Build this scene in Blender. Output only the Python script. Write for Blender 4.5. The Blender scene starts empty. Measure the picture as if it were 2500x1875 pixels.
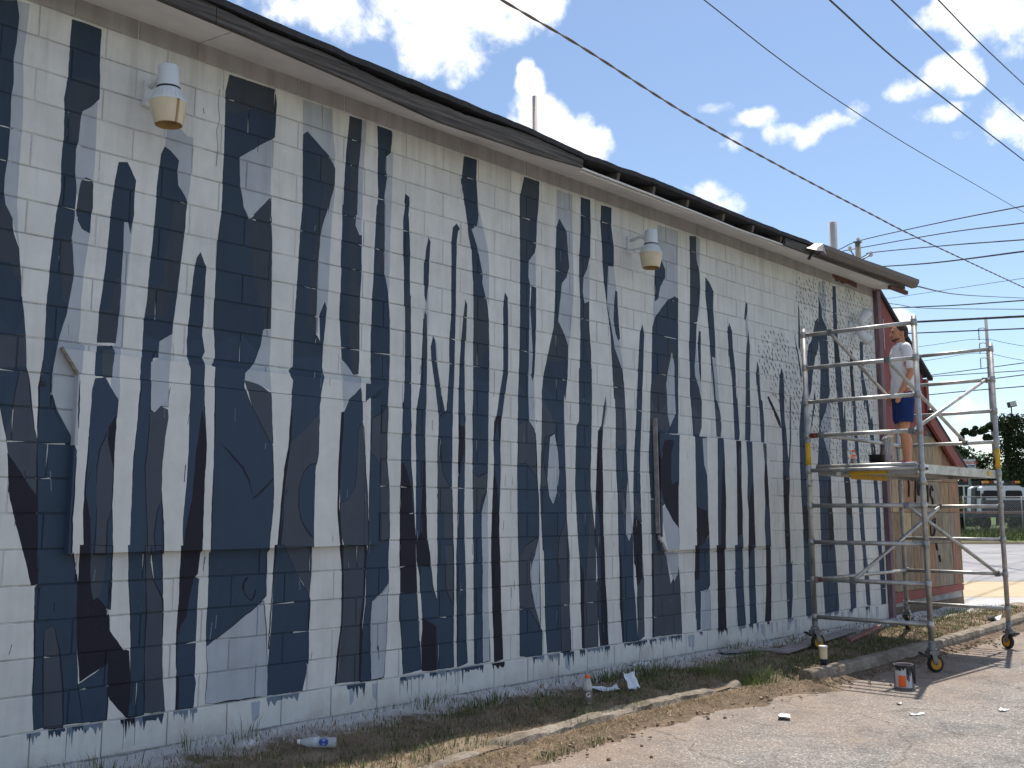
import bpy, bmesh, math, random
import numpy as np
from mathutils import Vector, Matrix, noise
from mathutils.geometry import delaunay_2d_cdt, tessellate_polygon

R = math.radians
rng = random.Random(7)
scene = bpy.context.scene
COL = scene.collection

# ------------------------------------------------------------------ camera
cam_data = bpy.data.cameras.new('camera')
cam = bpy.data.objects.new('camera', cam_data)
COL.objects.link(cam)
cam.location = (0.0, -5.909, 1.443)
cam.rotation_euler = (R(90 + 7.558), 0, R(44.87 - 90))
cam_data.sensor_width = 36.0
cam_data.lens = 36.0 * 2371 / 2500
cam_data.clip_start = 0.05
cam_data.clip_end = 3000
scene.camera = cam

# ------------------------------------------------------------------ light
SUN = Vector((0.42, 0.128, 1.0)).normalized()
sun_d = bpy.data.lights.new('sun', 'SUN')
sun_d.energy = 4.2
sun_d.angle = R(0.55)
sun_d.color = (1.0, 0.945, 0.86)
sun = bpy.data.objects.new('sun', sun_d)
COL.objects.link(sun)
sun.rotation_euler = SUN.to_track_quat('Z', 'Y').to_euler()
sun.location = (20, 10, 40)

world = bpy.data.worlds.new('World')
scene.world = world
world.use_nodes = True
wn, wl = world.node_tree.nodes, world.node_tree.links
for n in list(wn):
    wn.remove(n)


def wnode(t, **kw):
    n = wn.new(t)
    for k, v in kw.items():
        setattr(n, k, v)
    return n


def wmath(op, a, b=None, clamp=False):
    n = wnode('ShaderNodeMath', operation=op, use_clamp=clamp)
    for i, v in enumerate((a, b)):
        if v is None:
            continue
        if isinstance(v, (int, float)):
            n.inputs[i].default_value = v
        else:
            wl.new(v, n.inputs[i])
    return n.outputs[0]


SKY_STRENGTH = 0.108
sky = wnode('ShaderNodeTexSky', sky_type='NISHITA', sun_disc=False)
sky.sun_elevation = math.asin(SUN.z)
sky.sun_rotation = math.atan2(SUN.x, SUN.y)
sky.air_density = 1.0
sky.dust_density = 0.35
sky.ozone_density = 1.3
geo = wnode('ShaderNodeNewGeometry')
dirn = wnode('ShaderNodeVectorMath', operation='SCALE')
wl.new(geo.outputs['Incoming'], dirn.inputs[0])
dirn.inputs['Scale'].default_value = -1.0
DIR = dirn.outputs[0]
# cumulus: each puff is a direction, a width and a height on the sky sphere
PUFFS = [
    ((.458, .755, .480), .055, .018, .62), ((.475, .744, .472), .050, .022, .85), ((.500, .726, .470), .050, .026, 1.0), ((.520, .714, .468), .050, .028, 1.1), ((.545, .690, .480), .060, .036, 1.1), ((.560, .676, .490), .060, .040, 1.15), ((.595, .640, .488), .060, .042, 1.25),
    ((.628, .610, .484), .042, .040, 1.15), ((.582, .678, .452), .046, .030, 1.2), ((.600, .668, .436), .026, .024, 1.0), ((.566, .700, .436), .020, .012, .6), ((.604, .674, .420), .016, .012, .8),
    ((.655, .626, .434), .012, .014, 1.1), ((.664, .626, .414), .020, .022, 1.3), ((.674, .625, .393), .030, .026, 1.4),
    ((.690, .617, .376), .034, .026, 1.4), ((.704, .607, .362), .030, .022, 1.3), ((.650, .648, .390), .012, .012, .8),
    ((.780, .490, .388), .022, .011, .80), ((.800, .466, .377), .030, .012, .92), ((.818, .444, .362), .026, .013, .90), ((.828, .428, .356), .026, .014, .98),
    ((.838, .407, .366), .028, .016, 1.05), ((.845, .388, .376), .018, .015, .95), ((.792, .485, .357), .014, .013, .72),
    ((.856, .338, .386), .022, .014, .88), ((.866, .308, .396), .030, .017, 1.0), ((.871, .298, .388), .022, .014, .8), ((.871, .322, .362), .026, .010, .72),
    ((.848, .296, .440), .036, .018, .95), ((.860, .268, .438), .044, .032, 1.2), ((.872, .250, .424), .030, .028, 1.1), ((.88, .255, .402), .016, .014, .8),
    ((.897, .272, .345), .028, .020, .88), ((.910, .245, .335), .030, .026, 1.0), ((.889, .302, .340), .018, .009, .65),
    ((.797, .514, .316), .024, .016, 1.0), ((.805, .505, .304), .026, .016, 1.1), ((.780, .530, .318), .012, .008, .6),
    ((.921, .343, .190), .022, .013, .6), ((.906, .382, .186), .016, .012, 1.0), ((.926, .345, .165), .014, .008, .5),
    ((.93, .355, .096), .05, .020, .65), ((.94, .33, .062), .07, .022, .8), ((.95, .30, .09), .04, .018, .6), ((.955, .275, .15), .02, .025, .6),
    ((.91, .41, .07), .06, .016, .7),
]
warp = wnode('ShaderNodeTexNoise')
warp.inputs['Scale'].default_value = 14.0
warp.inputs['Detail'].default_value = 3.0
wl.new(DIR, warp.inputs['Vector'])
wsub = wnode('ShaderNodeVectorMath', operation='SUBTRACT')
wl.new(warp.outputs['Color'], wsub.inputs[0]); wsub.inputs[1].default_value = (.5, .5, .5)
wscl = wnode('ShaderNodeVectorMath', operation='MULTIPLY_ADD')
wl.new(wsub.outputs[0], wscl.inputs[0]); wscl.inputs[1].default_value = (.035, .035, .035); wl.new(DIR, wscl.inputs[2])
WD = wscl.outputs[0]
cover = None
for (c, sw, sh, amp) in PUFFS:
    d = Vector(c).normalized()
    S = Vector((1 / sw, 1 / sw, 1 / sh))
    n1 = wnode('ShaderNodeVectorMath', operation='MULTIPLY_ADD')
    wl.new(WD, n1.inputs[0]); n1.inputs[1].default_value = S; n1.inputs[2].default_value = -Vector((d.x * S.x, d.y * S.y, d.z * S.z))
    n2 = wnode('ShaderNodeVectorMath', operation='DOT_PRODUCT'); wl.new(n1.outputs[0], n2.inputs[0]); wl.new(n1.outputs[0], n2.inputs[1])
    g = wnode('ShaderNodeMath', operation='MULTIPLY_ADD')
    wl.new(n2.outputs['Value'], g.inputs[0]); g.inputs[1].default_value = -.5 * amp; g.inputs[2].default_value = amp
    cover = g.outputs[0] if cover is None else wmath('MAXIMUM', cover, g.outputs[0])
# the same fair-weather cumulus goes on all round the rest of the sky
far = wnode('ShaderNodeTexNoise')
far.inputs['Scale'].default_value = 3.4; far.inputs['Detail'].default_value = 4.0
wl.new(DIR, far.inputs['Vector'])
face = wnode('ShaderNodeVectorMath', operation='DOT_PRODUCT'); wl.new(DIR, face.inputs[0]); face.inputs[1].default_value = (.70, .69, .2)
away = wnode('ShaderNodeMapRange'); wl.new(face.outputs['Value'], away.inputs['Value'])
away.inputs['From Min'].default_value = .68; away.inputs['From Max'].default_value = .80; away.inputs['To Min'].default_value = 1; away.inputs['To Max'].default_value = 0
fc = wmath('MULTIPLY', wmath('MULTIPLY', wmath('SUBTRACT', far.outputs['Fac'], .47), 7.0, True), away.outputs['Result'])
cover = wmath('MAXIMUM', cover, fc)
fine = wnode('ShaderNodeTexNoise')
fine.inputs['Scale'].default_value = 22.0; fine.inputs['Detail'].default_value = 9.0; fine.inputs['Roughness'].default_value = .62
wl.new(DIR, fine.inputs['Vector'])
dens = wmath('ADD', cover, wmath('MULTIPLY', wmath('SUBTRACT', fine.outputs['Fac'], .54), 1.75))
ramp = wnode('ShaderNodeMapRange', interpolation_type='SMOOTHSTEP')
wl.new(dens, ramp.inputs['Value'])
ramp.inputs['From Min'].default_value = .44; ramp.inputs['From Max'].default_value = 1.08
mask = wmath('MULTIPLY', ramp.outputs['Result'], wmath('GREATER_THAN', cover, .02))
shade = wnode('ShaderNodeMapRange')
wl.new(dens, shade.inputs['Value'])
shade.inputs['From Min'].default_value = .7; shade.inputs['From Max'].default_value = 1.6
shade.inputs['To Min'].default_value = 1.05; shade.inputs['To Max'].default_value = .78
skyc = wnode('ShaderNodeBackground'); wl.new(sky.outputs[0], skyc.inputs['Color']); skyc.inputs['Strength'].default_value = SKY_STRENGTH
cl = wnode('ShaderNodeBackground'); cl.inputs['Color'].default_value = (1.0, .985, .96, 1)
wl.new(shade.outputs['Result'], cl.inputs['Strength'])
mixw = wnode('ShaderNodeMixShader')
wl.new(mask, mixw.inputs[0]); wl.new(skyc.outputs[0], mixw.inputs[1]); wl.new(cl.outputs[0], mixw.inputs[2])
wo = wnode('ShaderNodeOutputWorld'); wl.new(mixw.outputs[0], wo.inputs['Surface'])
world.cycles.sampling_method = 'MANUAL'
world.cycles.sample_map_resolution = 512

vs = scene.view_settings
vs.view_transform = 'Standard'
vs.look = 'None'
vs.exposure = 0.55
vs.gamma = 1.0
scene.cycles.use_denoising = True
scene.cycles.max_bounces = 5
scene.cycles.use_adaptive_sampling = True
scene.cycles.adaptive_threshold = 0.025
scene.cycles.diffuse_bounces = 3

# ------------------------------------------------------------------ materials
def new_mat(name):
    m = bpy.data.materials.new(name)
    m.use_nodes = True
    nt = m.node_tree
    b = nt.nodes['Principled BSDF']
    return m, nt, b


def nn(nt, t, ins=None, **kw):
    n = nt.nodes.new(t)
    for k, v in kw.items():
        setattr(n, k, v)
    for k, v in (ins or {}).items():
        if isinstance(v, bpy.types.NodeSocket):
            nt.links.new(v, n.inputs[k])
        else:
            n.inputs[k].default_value = v
    return n


def coords(nt, scale=(1, 1, 1), kind='Object'):
    tc = nn(nt, 'ShaderNodeTexCoord')
    mp = nn(nt, 'ShaderNodeMapping', {'Vector': tc.outputs[kind], 'Scale': scale})
    return mp.outputs[0]


def ramp_node(nt, fac, stops):
    r = nn(nt, 'ShaderNodeValToRGB', {'Fac': fac})
    els = r.color_ramp.elements
    while len(els) < len(stops):
        els.new(.5)
    for e, (p, c) in zip(els, stops):
        e.position = p
        e.color = (*c, 1)
    return r.outputs[0]


def mul(c, k):
    return tuple(min(1, x * k) for x in c)


def mat(name, col, rough=.7, var=.25, scale=6.0, bump=.15, bscale=60.0, metal=0.0, stretch=(1, 1, 1), detail=5, spec=.4, rand=0.0):
    """a surface of one real colour with grain, blotches and fine relief"""
    m, nt, b = new_mat(name)
    v = coords(nt, stretch)
    n = nn(nt, 'ShaderNodeTexNoise', {'Vector': v, 'Scale': scale, 'Detail': detail, 'Roughness': .6})
    c = ramp_node(nt, n.outputs['Fac'], [(.3, mul(col, 1 - var)), (.7, mul(col, 1 + var))])
    if rand:
        oi = nn(nt, 'ShaderNodeObjectInfo')
        hv = nn(nt, 'ShaderNodeMapRange', {'Value': oi.outputs['Random'], 'To Min': 1 - rand, 'To Max': 1 + rand})
        mx = nn(nt, 'ShaderNodeMix', data_type='RGBA', blend_type='MULTIPLY')
        mx.inputs['Factor'].default_value = 1
        nt.links.new(c, mx.inputs['A']); nt.links.new(hv.outputs[0], mx.inputs['B'])
        c = mx.outputs['Result']
    nt.links.new(c, b.inputs['Base Color'])
    b.inputs['Roughness'].default_value = rough
    b.inputs['Metallic'].default_value = metal
    b.inputs['Specular IOR Level'].default_value = spec
    if bump:
        n2 = nn(nt, 'ShaderNodeTexNoise', {'Vector': v, 'Scale': bscale, 'Detail': 4})
        bp = nn(nt, 'ShaderNodeBump', {'Height': n2.outputs['Fac'], 'Strength': bump, 'Distance': .01})
        nt.links.new(bp.outputs[0], b.inputs['Normal'])
    return m


def attr_mat(name, rough=.75, var=.12, scale=5.0, bump=.25, bscale=220.0, spec=.3, streak=0.0, trans=0.0, attr='paint', dirt=0.0, grime=False):
    """colour comes from the paint laid on each face; noise adds wear, streaks and block grain"""
    m, nt, b = new_mat(name)
    at = nn(nt, 'ShaderNodeAttribute', attribute_name=attr)
    v = coords(nt)
    n = nn(nt, 'ShaderNodeTexNoise', {'Vector': v, 'Scale': scale, 'Detail': 6, 'Roughness': .65})
    f = nn(nt, 'ShaderNodeMapRange', {'Value': n.outputs['Fac'], 'From Min': .3, 'From Max': .7, 'To Min': 1 - var, 'To Max': 1 + var * .5})
    fac = f.outputs[0]
    if streak:
        vs_ = coords(nt, (9, 9, .7))
        s = nn(nt, 'ShaderNodeTexNoise', {'Vector': vs_, 'Scale': 1.6, 'Detail': 5, 'Roughness': .6})
        sf = nn(nt, 'ShaderNodeMapRange', {'Value': s.outputs['Fac'], 'From Min': .45, 'From Max': .75, 'To Min': 1, 'To Max': 1 - streak})
        pr = nn(nt, 'ShaderNodeMath', operation='MULTIPLY')
        nt.links.new(fac, pr.inputs[0]); nt.links.new(sf.outputs[0], pr.inputs[1])
        fac = pr.outputs[0]
    mx = nn(nt, 'ShaderNodeMix', data_type='RGBA', blend_type='MULTIPLY')
    mx.inputs['Factor'].default_value = 1
    nt.links.new(at.outputs['Color'], mx.inputs['A'])
    nt.links.new(fac, mx.inputs['B'])
    c = mx.outputs['Result']
    if dirt:
        d = nn(nt, 'ShaderNodeTexNoise', {'Vector': v, 'Scale': 38.0, 'Detail': 4, 'Roughness': .7})
        df = nn(nt, 'ShaderNodeMapRange', {'Value': d.outputs['Fac'], 'From Min': .66, 'From Max': .74, 'To Min': 0, 'To Max': dirt})
        m2 = nn(nt, 'ShaderNodeMix', data_type='RGBA')
        nt.links.new(df.outputs[0], m2.inputs['Factor']); nt.links.new(c, m2.inputs['A'])
        m2.inputs['B'].default_value = (.24, .23, .22, 1)
        c = m2.outputs['Result']
    if grime:
        # pinholes the roller missed, and water stains running down from the eave
        pn = nn(nt, 'ShaderNodeTexNoise', {'Vector': v, 'Scale': 120.0, 'Detail': 3, 'Roughness': .6})
        pf = nn(nt, 'ShaderNodeMapRange', {'Value': pn.outputs['Fac'], 'From Min': .70, 'From Max': .76, 'To Min': 0, 'To Max': .45})
        m3 = nn(nt, 'ShaderNodeMix', data_type='RGBA')
        nt.links.new(pf.outputs[0], m3.inputs['Factor']); nt.links.new(c, m3.inputs['A']); m3.inputs['B'].default_value = (.45, .45, .45, 1)
        sx = nn(nt, 'ShaderNodeSeparateXYZ', {'Vector': v})
        hz = nn(nt, 'ShaderNodeMapRange', {'Value': sx.outputs['Z'], 'From Min': 3.2, 'From Max': 4.6, 'To Min': -.10, 'To Max': .16})
        wv_ = coords(nt, (5.5, 5.5, .35))
        wn_ = nn(nt, 'ShaderNodeTexNoise', {'Vector': wv_, 'Scale': 1.3, 'Detail': 7, 'Roughness': .65})
        ad_ = nn(nt, 'ShaderNodeMath', operation='ADD'); nt.links.new(hz.outputs[0], ad_.inputs[0]); nt.links.new(wn_.outputs['Fac'], ad_.inputs[1])
        wf_ = nn(nt, 'ShaderNodeMapRange', {'Value': ad_.outputs[0], 'From Min': .58, 'From Max': .82, 'To Min': 0, 'To Max': .5})
        m4 = nn(nt, 'ShaderNodeMix', data_type='RGBA', blend_type='MULTIPLY')
        nt.links.new(wf_.outputs[0], m4.inputs['Factor']); nt.links.new(m3.outputs['Result'], m4.inputs['A']); m4.inputs['B'].default_value = (.55, .52, .48, 1)
        lz = nn(nt, 'ShaderNodeMapRange', {'Value': sx.outputs['Z'], 'From Min': .0, 'From Max': .30, 'To Min': .22, 'To Max': -.12})
        ad2 = nn(nt, 'ShaderNodeMath', operation='ADD'); nt.links.new(lz.outputs[0], ad2.inputs[0]); nt.links.new(n.outputs['Fac'], ad2.inputs[1])
        lf_ = nn(nt, 'ShaderNodeMapRange', {'Value': ad2.outputs[0], 'From Min': .56, 'From Max': .80, 'To Min': 0, 'To Max': .6})
        m5 = nn(nt, 'ShaderNodeMix', data_type='RGBA', blend_type='MULTIPLY')
        nt.links.new(lf_.outputs[0], m5.inputs['Factor']); nt.links.new(m4.outputs['Result'], m5.inputs['A']); m5.inputs['B'].default_value = (.50, .45, .40, 1)
        c = m5.outputs['Result']
    nt.links.new(c, b.inputs['Base Color'])
    b.inputs['Roughness'].default_value = rough
    b.inputs['Specular IOR Level'].default_value = spec
    if bump:
        n2 = nn(nt, 'ShaderNodeTexNoise', {'Vector': v, 'Scale': bscale, 'Detail': 5, 'Roughness': .7})
        bp = nn(nt, 'ShaderNodeBump', {'Height': n2.outputs['Fac'], 'Strength': bump, 'Distance': .004})
        nt.links.new(bp.outputs[0], b.inputs['Normal'])
    if trans:
        tr = nn(nt, 'ShaderNodeBsdfTranslucent')
        nt.links.new(c, tr.inputs['Color'])
        ms = nn(nt, 'ShaderNodeMixShader', {'Fac': trans})
        nt.links.new(b.outputs[0], ms.inputs[1]); nt.links.new(tr.outputs[0], ms.inputs[2])
        nt.links.new(ms.outputs[0], nt.nodes['Material Output'].inputs['Surface'])
    return m


M = {}
M['paint'] = attr_mat('painted_block', var=.14, scale=3.0, bump=.5, bscale=150, streak=.12, dirt=.3, grime=True)
M['mortar'] = attr_mat('mortar', var=.3, scale=20, bump=.4, bscale=160)
M['ply'] = attr_mat('painted_plywood', var=.08, scale=8, bump=.12, bscale=60, streak=.05, dirt=.12)
M['soffit'] = mat('soffit_paint', (.64, .62, .60), .8, .12, 2.5, .15, 70)
M['wood_old'] = mat('weathered_wood', (.088, .078, .070), .85, .85, 5, 1.0, 22, stretch=(.30, 8, 8), detail=10)
M['wood_edge'] = mat('torn_wood', (.20, .17, .13), .85, .4, 9, .5, 40, stretch=(.5, 5, 5))
M['rafter'] = mat('rafter_wood', (.10, .085, .075), .85, .35, 9, .4, 40)
M['shingle'] = mat('roof_felt', (.035, .034, .036), .9, .35, 14, .5, 60)
M['gutter'] = mat('brown_gutter', (.085, .062, .055), .5, .2, 3, .05, 30, stretch=(.3, 3, 3))
M['tin'] = mat('bent_flashing', (.26, .23, .215), .45, .2, 12, .1, 40, metal=.4)
M['core'] = mat('block_core', (.30, .29, .28), .9)
M['lampwhite'] = mat('lamp_housing', (.62, .64, .66), .5, .06, 8, .03, 50)
M['lamptan'] = mat('aged_plastic_lens', (.60, .50, .36), .45, .1, 7, .03, 40)
M['lampin'] = mat('lamp_inside', (.50, .33, .14), .5, .15, 9, 0)
M['black'] = mat('black_plastic', (.018, .018, .02), .5, .2, 9, .05)
M['alu'] = mat('scaffold_aluminium', (.40, .39, .375), .45, .32, 9, .10, 60, metal=.72, detail=9)
M['alu_d'] = mat('scaffold_steel', (.20, .20, .205), .5, .3, 12, .1, 60, metal=.6)
M['deckply'] = mat('deck_plywood', (.30, .26, .21), .8, .3, 6, .2, 40)
M['yellow'] = mat('yellow_label', (.62, .36, .02), .5, .2, 18, 0)
M['white'] = mat('white_label', (.78, .78, .78), .5, .06, 9, 0)
M['red'] = mat('red_clamp', (.16, .025, .018), .5, .15, 9, 0)
M['rubber'] = mat('wheel_rubber', (.022, .022, .022), .8, .2, 20, .1)
M['wheel_y'] = mat('yellow_wheel', (.60, .28, .015), .5, .15, 15, 0)
M['asph_dark'] = M['shingle']
M['redwall'] = mat('faded_red_paint', (.24, .062, .062), .8, .3, 5, .25, 60, stretch=(3, 3, .5))
M['redpatch'] = mat('peeled_primer', (.12, .052, .040), .85, .3, 9, .3, 50)
M['redtrim'] = mat('red_trim_paint', (.22, .050, .042), .65, .18, 4, .1, 40)
M['purple'] = mat('stained_corner_board', (.17, .11, .13), .8, .45, 5, .3, 50, stretch=(3, 3, .5))
M['blackline'] = mat('spray_paint_black', (.02, .018, .018), .6, .1, 9, 0)
M['pipe'] = mat('vent_pipe', (.50, .44, .42), .7, .12, 3, .05, 40)
M['pole'] = mat('utility_pole_wood', (.16, .13, .10), .9, .3, 5, .3, 30, stretch=(4, 4, .3))
M['polegrey'] = mat('galvanised_pole', (.24, .22, .25), .6, .1, 3, 0)
M['wire'] = mat('wire_insulation', (.035, .03, .034), .6, .1, 3, 0)
M['wire_t'] = mat('twisted_cable', (.16, .125, .12), .6, .2, 20, 0)
M['porcelain'] = mat('insulator', (.55, .52, .50), .4, .1, 9, 0)
M['skin'] = mat('skin', (.50, .225, .125), .55, .12, 9, .04, 90)
M['hair'] = mat('short_brown_hair', (.045, .027, .017), .8, .35, 60, .5, 160)
M['eye'] = mat('eye_dark', (.03, .02, .02), .3, 0, 9, 0)
M['tshirt'] = mat('white_cotton', (.74, .72, .73), .9, .06, 6, .25, 14)
M['shorts'] = mat('blue_cotton_shorts', (.006, .026, .13), .85, .25, 8, .3, 16)
M['shoe'] = mat('red_shoe', (.42, .03, .04), .6, .2, 20, .1)
M['shoe_d'] = mat('shoe_dark', (.05, .045, .07), .6, .2, 20, .1)
M['sole'] = mat('shoe_sole', (.6, .58, .56), .6, .1, 9, 0)
M['orange'] = mat('orange_drink', (.80, .17, .01), .35, .08, 9, 0)
M['orange_cap'] = mat('orange_cap', (.85, .13, .015), .4, .05, 9, 0)
M['label_g'] = mat('grey_label', (.16, .13, .14), .5, .2, 12, 0)
M['blue_lab'] = mat('blue_label', (.02, .05, .30), .4, .1, 9, 0)
M['paper'] = mat('white_paper', (.80, .79, .77), .8, .06, 20, .1, 60)
M['plastic_w'] = mat('white_plastic_scrap', (.62, .66, .72), .5, .1, 12, .1, 30)
M['cup'] = mat('cream_cup', (.66, .54, .36), .6, .06, 9, 0)
M['cupb'] = mat('navy_cup_band', (.012, .022, .055), .5, .1, 9, 0)
M['cable'] = mat('white_cord', (.55, .56, .57), .6, .1, 9, 0)
M['cloth'] = mat('grey_cloth', (.22, .205, .24), .9, .15, 9, .3, 20)
M['board'] = mat('painted_scrap_board', (.28, .25, .25), .8, .3, 4, .3, 40, stretch=(.6, 4, 4))
M['board_r'] = mat('reddish_scrap_board', (.26, .12, .11), .8, .3, 4, .3, 40)
M['clod'] = mat('soil_clod', (.15, .11, .08), .95, .3, 30, .5, 40)
M['truckwhite'] = mat('truck_white', (.70, .71, .72), .35, .05, 3, 0)
M['truckblack'] = mat('truck_black', (.02, .02, .024), .5, .2, 5, 0)
M['glass'] = mat('dark_glass', (.010, .010, .014), .35, .1, 5, 0, spec=.25)
M['amber'] = mat('amber_lens', (.75, .28, .02), .3, .1, 9, 0)
M['redlens'] = mat('red_lens', (.16, .012, .015), .3, .1, 9, 0)
M['rust'] = mat('rust_deck', (.36, .17, .10), .8, .3, 6, .1, 30)
M['bark'] = mat('bark', (.09, .07, .05), .9, .35, 12, .5, 30)
M['leaf'] = attr_mat('leaves', rough=.6, var=.25, scale=3, bump=0, trans=.25, attr='paint')
M['blade'] = attr_mat('grass_blades', rough=.7, var=.2, scale=3, bump=0, trans=.2, attr='paint')
M['crumb'] = mat('soil_crumb', (.25, .185, .135), .95, .35, 30, .5, 40)
M['fence'] = mat('galvanised_wire', (.30, .30, .30), .5, .1, 5, 0, metal=.5)
M['lightgrey'] = mat('sign_grey', (.50, .50, .52), .6, .08, 4, 0)
M['signred'] = mat('sign_red', (.55, .02, .02), .5, .05, 4, 0)
M['signblue'] = mat('sign_blue', (.01, .04, .30), .5, .05, 4, 0)
M['housewhite'] = mat('distant_white_frame', (.62, .62, .62), .6, .08, 4, 0)


def clear_plastic(name, col, alpha=.35):
    m, nt, b = new_mat(name)
    n = nn(nt, 'ShaderNodeTexNoise', {'Vector': coords(nt), 'Scale': 30.0})
    c = ramp_node(nt, n.outputs['Fac'], [(.3, mul(col, .9)), (.7, col)])
    nt.links.new(c, b.inputs['Base Color'])
    b.inputs['Roughness'].default_value = .12
    b.inputs['Alpha'].default_value = alpha
    b.inputs['Specular IOR Level'].default_value = .7
    return m


M['clear'] = clear_plastic('clear_plastic', (.75, .80, .85), .38)
M['clear_o'] = clear_plastic('clear_bottle_grey', (.55, .58, .55), .55)


def ground_mat(name, kind):
    m, nt, b = new_mat(name)
    v = coords(nt)
    big = nn(nt, 'ShaderNodeTexNoise', {'Vector': v, 'Scale': .55, 'Detail': 7, 'Roughness': .62})
    mid = nn(nt, 'ShaderNodeTexNoise', {'Vector': v, 'Scale': 3.2, 'Detail': 6, 'Roughness': .65})
    if kind == 'asphalt':
        grit = nn(nt, 'ShaderNodeTexVoronoi', {'Vector': v, 'Scale': 95.0, 'Randomness': 1.0})
        grit2 = nn(nt, 'ShaderNodeTexNoise', {'Vector': v, 'Scale': 70.0, 'Detail': 3, 'Roughness': .8})
        stones = ramp_node(nt, grit.outputs['Color'], [(.1, (.13, .122, .116)), (.45, (.245, .228, .212)), (.75, (.32, .295, .275)), (.97, (.62, .59, .55))])
        blot = ramp_node(nt, mid.outputs['Fac'], [(.36, (.60, .60, .61)), (.60, (1.0, 1.0, 1.0))])
        mx = nn(nt, 'ShaderNodeMix', data_type='RGBA', blend_type='MULTIPLY'); mx.inputs['Factor'].default_value = .8
        nt.links.new(stones, mx.inputs['A']); nt.links.new(blot, mx.inputs['B'])
        # red clay dust washed over the road along the kerb
        sep = nn(nt, 'ShaderNodeSeparateXYZ', {'Vector': v})
        edge = nn(nt, 'ShaderNodeMapRange', {'Value': sep.outputs['Y'], 'From Min': -4.2, 'From Max': -1.3, 'To Min': -.26, 'To Max': .30})
        add = nn(nt, 'ShaderNodeMath', operation='ADD')
        nt.links.new(big.outputs['Fac'], add.inputs[0]); nt.links.new(edge.outputs[0], add.inputs[1])
        add2 = nn(nt, 'ShaderNodeMath', operation='MULTIPLY_ADD', ins={1: .45})
        nt.links.new(mid.outputs['Fac'], add2.inputs[0]); nt.links.new(add.outputs[0], add2.inputs[2])
        dust = nn(nt, 'ShaderNodeMapRange', {'Value': add2.outputs[0], 'From Min': .66, 'From Max': 1.08, 'To Min': 0, 'To Max': .8})
        dm = nn(nt, 'ShaderNodeMath', operation='MULTIPLY')
        g3 = nn(nt, 'ShaderNodeMapRange', {'Value': grit2.outputs['Fac'], 'From Min': .3, 'From Max': .62, 'To Min': .45, 'To Max': 1})
        nt.links.new(dust.outputs[0], dm.inputs[0]); nt.links.new(g3.outputs[0], dm.inputs[1])
        mx2 = nn(nt, 'ShaderNodeMix', data_type='RGBA')
        nt.links.new(dm.outputs[0], mx2.inputs['Factor']); nt.links.new(mx.outputs['Result'], mx2.inputs['A'])
        mx2.inputs['B'].default_value = (.27, .19, .135, 1)
        # cracks
        wv = nn(nt, 'ShaderNodeTexNoise', {'Vector': v, 'Scale': 2.2, 'Detail': 5})
        wm = nn(nt, 'ShaderNodeVectorMath', operation='MULTIPLY_ADD', ins={1: (.55, .55, .55)})
        nt.links.new(wv.outputs['Color'], wm.inputs[0]); nt.links.new(v, wm.inputs[2])
        cr = nn(nt, 'ShaderNodeTexVoronoi', {'Vector': wm.outputs[0], 'Scale': .62}, feature='DISTANCE_TO_EDGE')
        cf = nn(nt, 'ShaderNodeMapRange', {'Value': cr.outputs['Distance'], 'From Min': .002, 'From Max': .010, 'To Min': .6, 'To Max': 0})
        mx3 = nn(nt, 'ShaderNodeMix', data_type='RGBA')
        nt.links.new(cf.outputs[0], mx3.inputs['Factor']); nt.links.new(mx2.outputs['Result'], mx3.inputs['A'])
        mx3.inputs['B'].default_value = (.10, .085, .065, 1)
        # old paint spatters
        sp = nn(nt, 'ShaderNodeTexNoise', {'Vector': v, 'Scale': 5.0, 'Detail': 8, 'Roughness': .75})
        sf = nn(nt, 'ShaderNodeMapRange', {'Value': sp.outputs['Fac'], 'From Min': .705, 'From Max': .73, 'To Min': 0, 'To Max': .85})
        mx4 = nn(nt, 'ShaderNodeMix', data_type='RGBA')
        nt.links.new(sf.outputs[0], mx4.inputs['Factor']); nt.links.new(mx3.outputs['Result'], mx4.inputs['A'])
        mx4.inputs['B'].default_value = (.62, .60, .58, 1)
        col = mx4.outputs['Result']
        hb = grit.outputs['Distance']; st = .55
    elif kind == 'soil':
        col = ramp_node(nt, mid.outputs['Fac'], [(.28, (.11, .082, .060)), (.5, (.20, .15, .105)), (.72, (.30, .24, .17))])
        # white overspray in a band below the wall
        sep = nn(nt, 'ShaderNodeSeparateXYZ', {'Vector': v})
        edge = nn(nt, 'ShaderNodeMapRange', {'Value': sep.outputs['Y'], 'From Min': -.75, 'From Max': -.05, 'To Min': -.2, 'To Max': .46})
        add = nn(nt, 'ShaderNodeMath', operation='ADD')
        nt.links.new(mid.outputs['Fac'], add.inputs[0]); nt.links.new(edge.outputs[0], add.inputs[1])
        f = nn(nt, 'ShaderNodeMapRange', {'Value': add.outputs[0], 'From Min': .55, 'From Max': .85, 'To Min': 0, 'To Max': .85})
        mx = nn(nt, 'ShaderNodeMix', data_type='RGBA')
        nt.links.new(f.outputs[0], mx.inputs['Factor']); nt.links.new(col, mx.inputs['A'])
        mx.inputs['B'].default_value = (.60, .60, .61, 1)
        col = mx.outputs['Result']
        n2 = nn(nt, 'ShaderNodeTexNoise', {'Vector': v, 'Scale': 45.0, 'Detail': 6, 'Roughness': .75})
        hb = n2.outputs['Fac']; st = .9
    elif kind == 'silt':
        n2 = nn(nt, 'ShaderNodeTexNoise', {'Vector': v, 'Scale': 30.0, 'Detail': 7, 'Roughness': .75})
        c1 = ramp_node(nt, mid.outputs['Fac'], [(.3, (.085, .062, .044)), (.52, (.165, .12, .084)), (.75, (.29, .215, .155))])
        c2 = ramp_node(nt, n2.outputs['Fac'], [(.36, (.42, .40, .38)), (.58, (1, 1, 1))])
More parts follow.
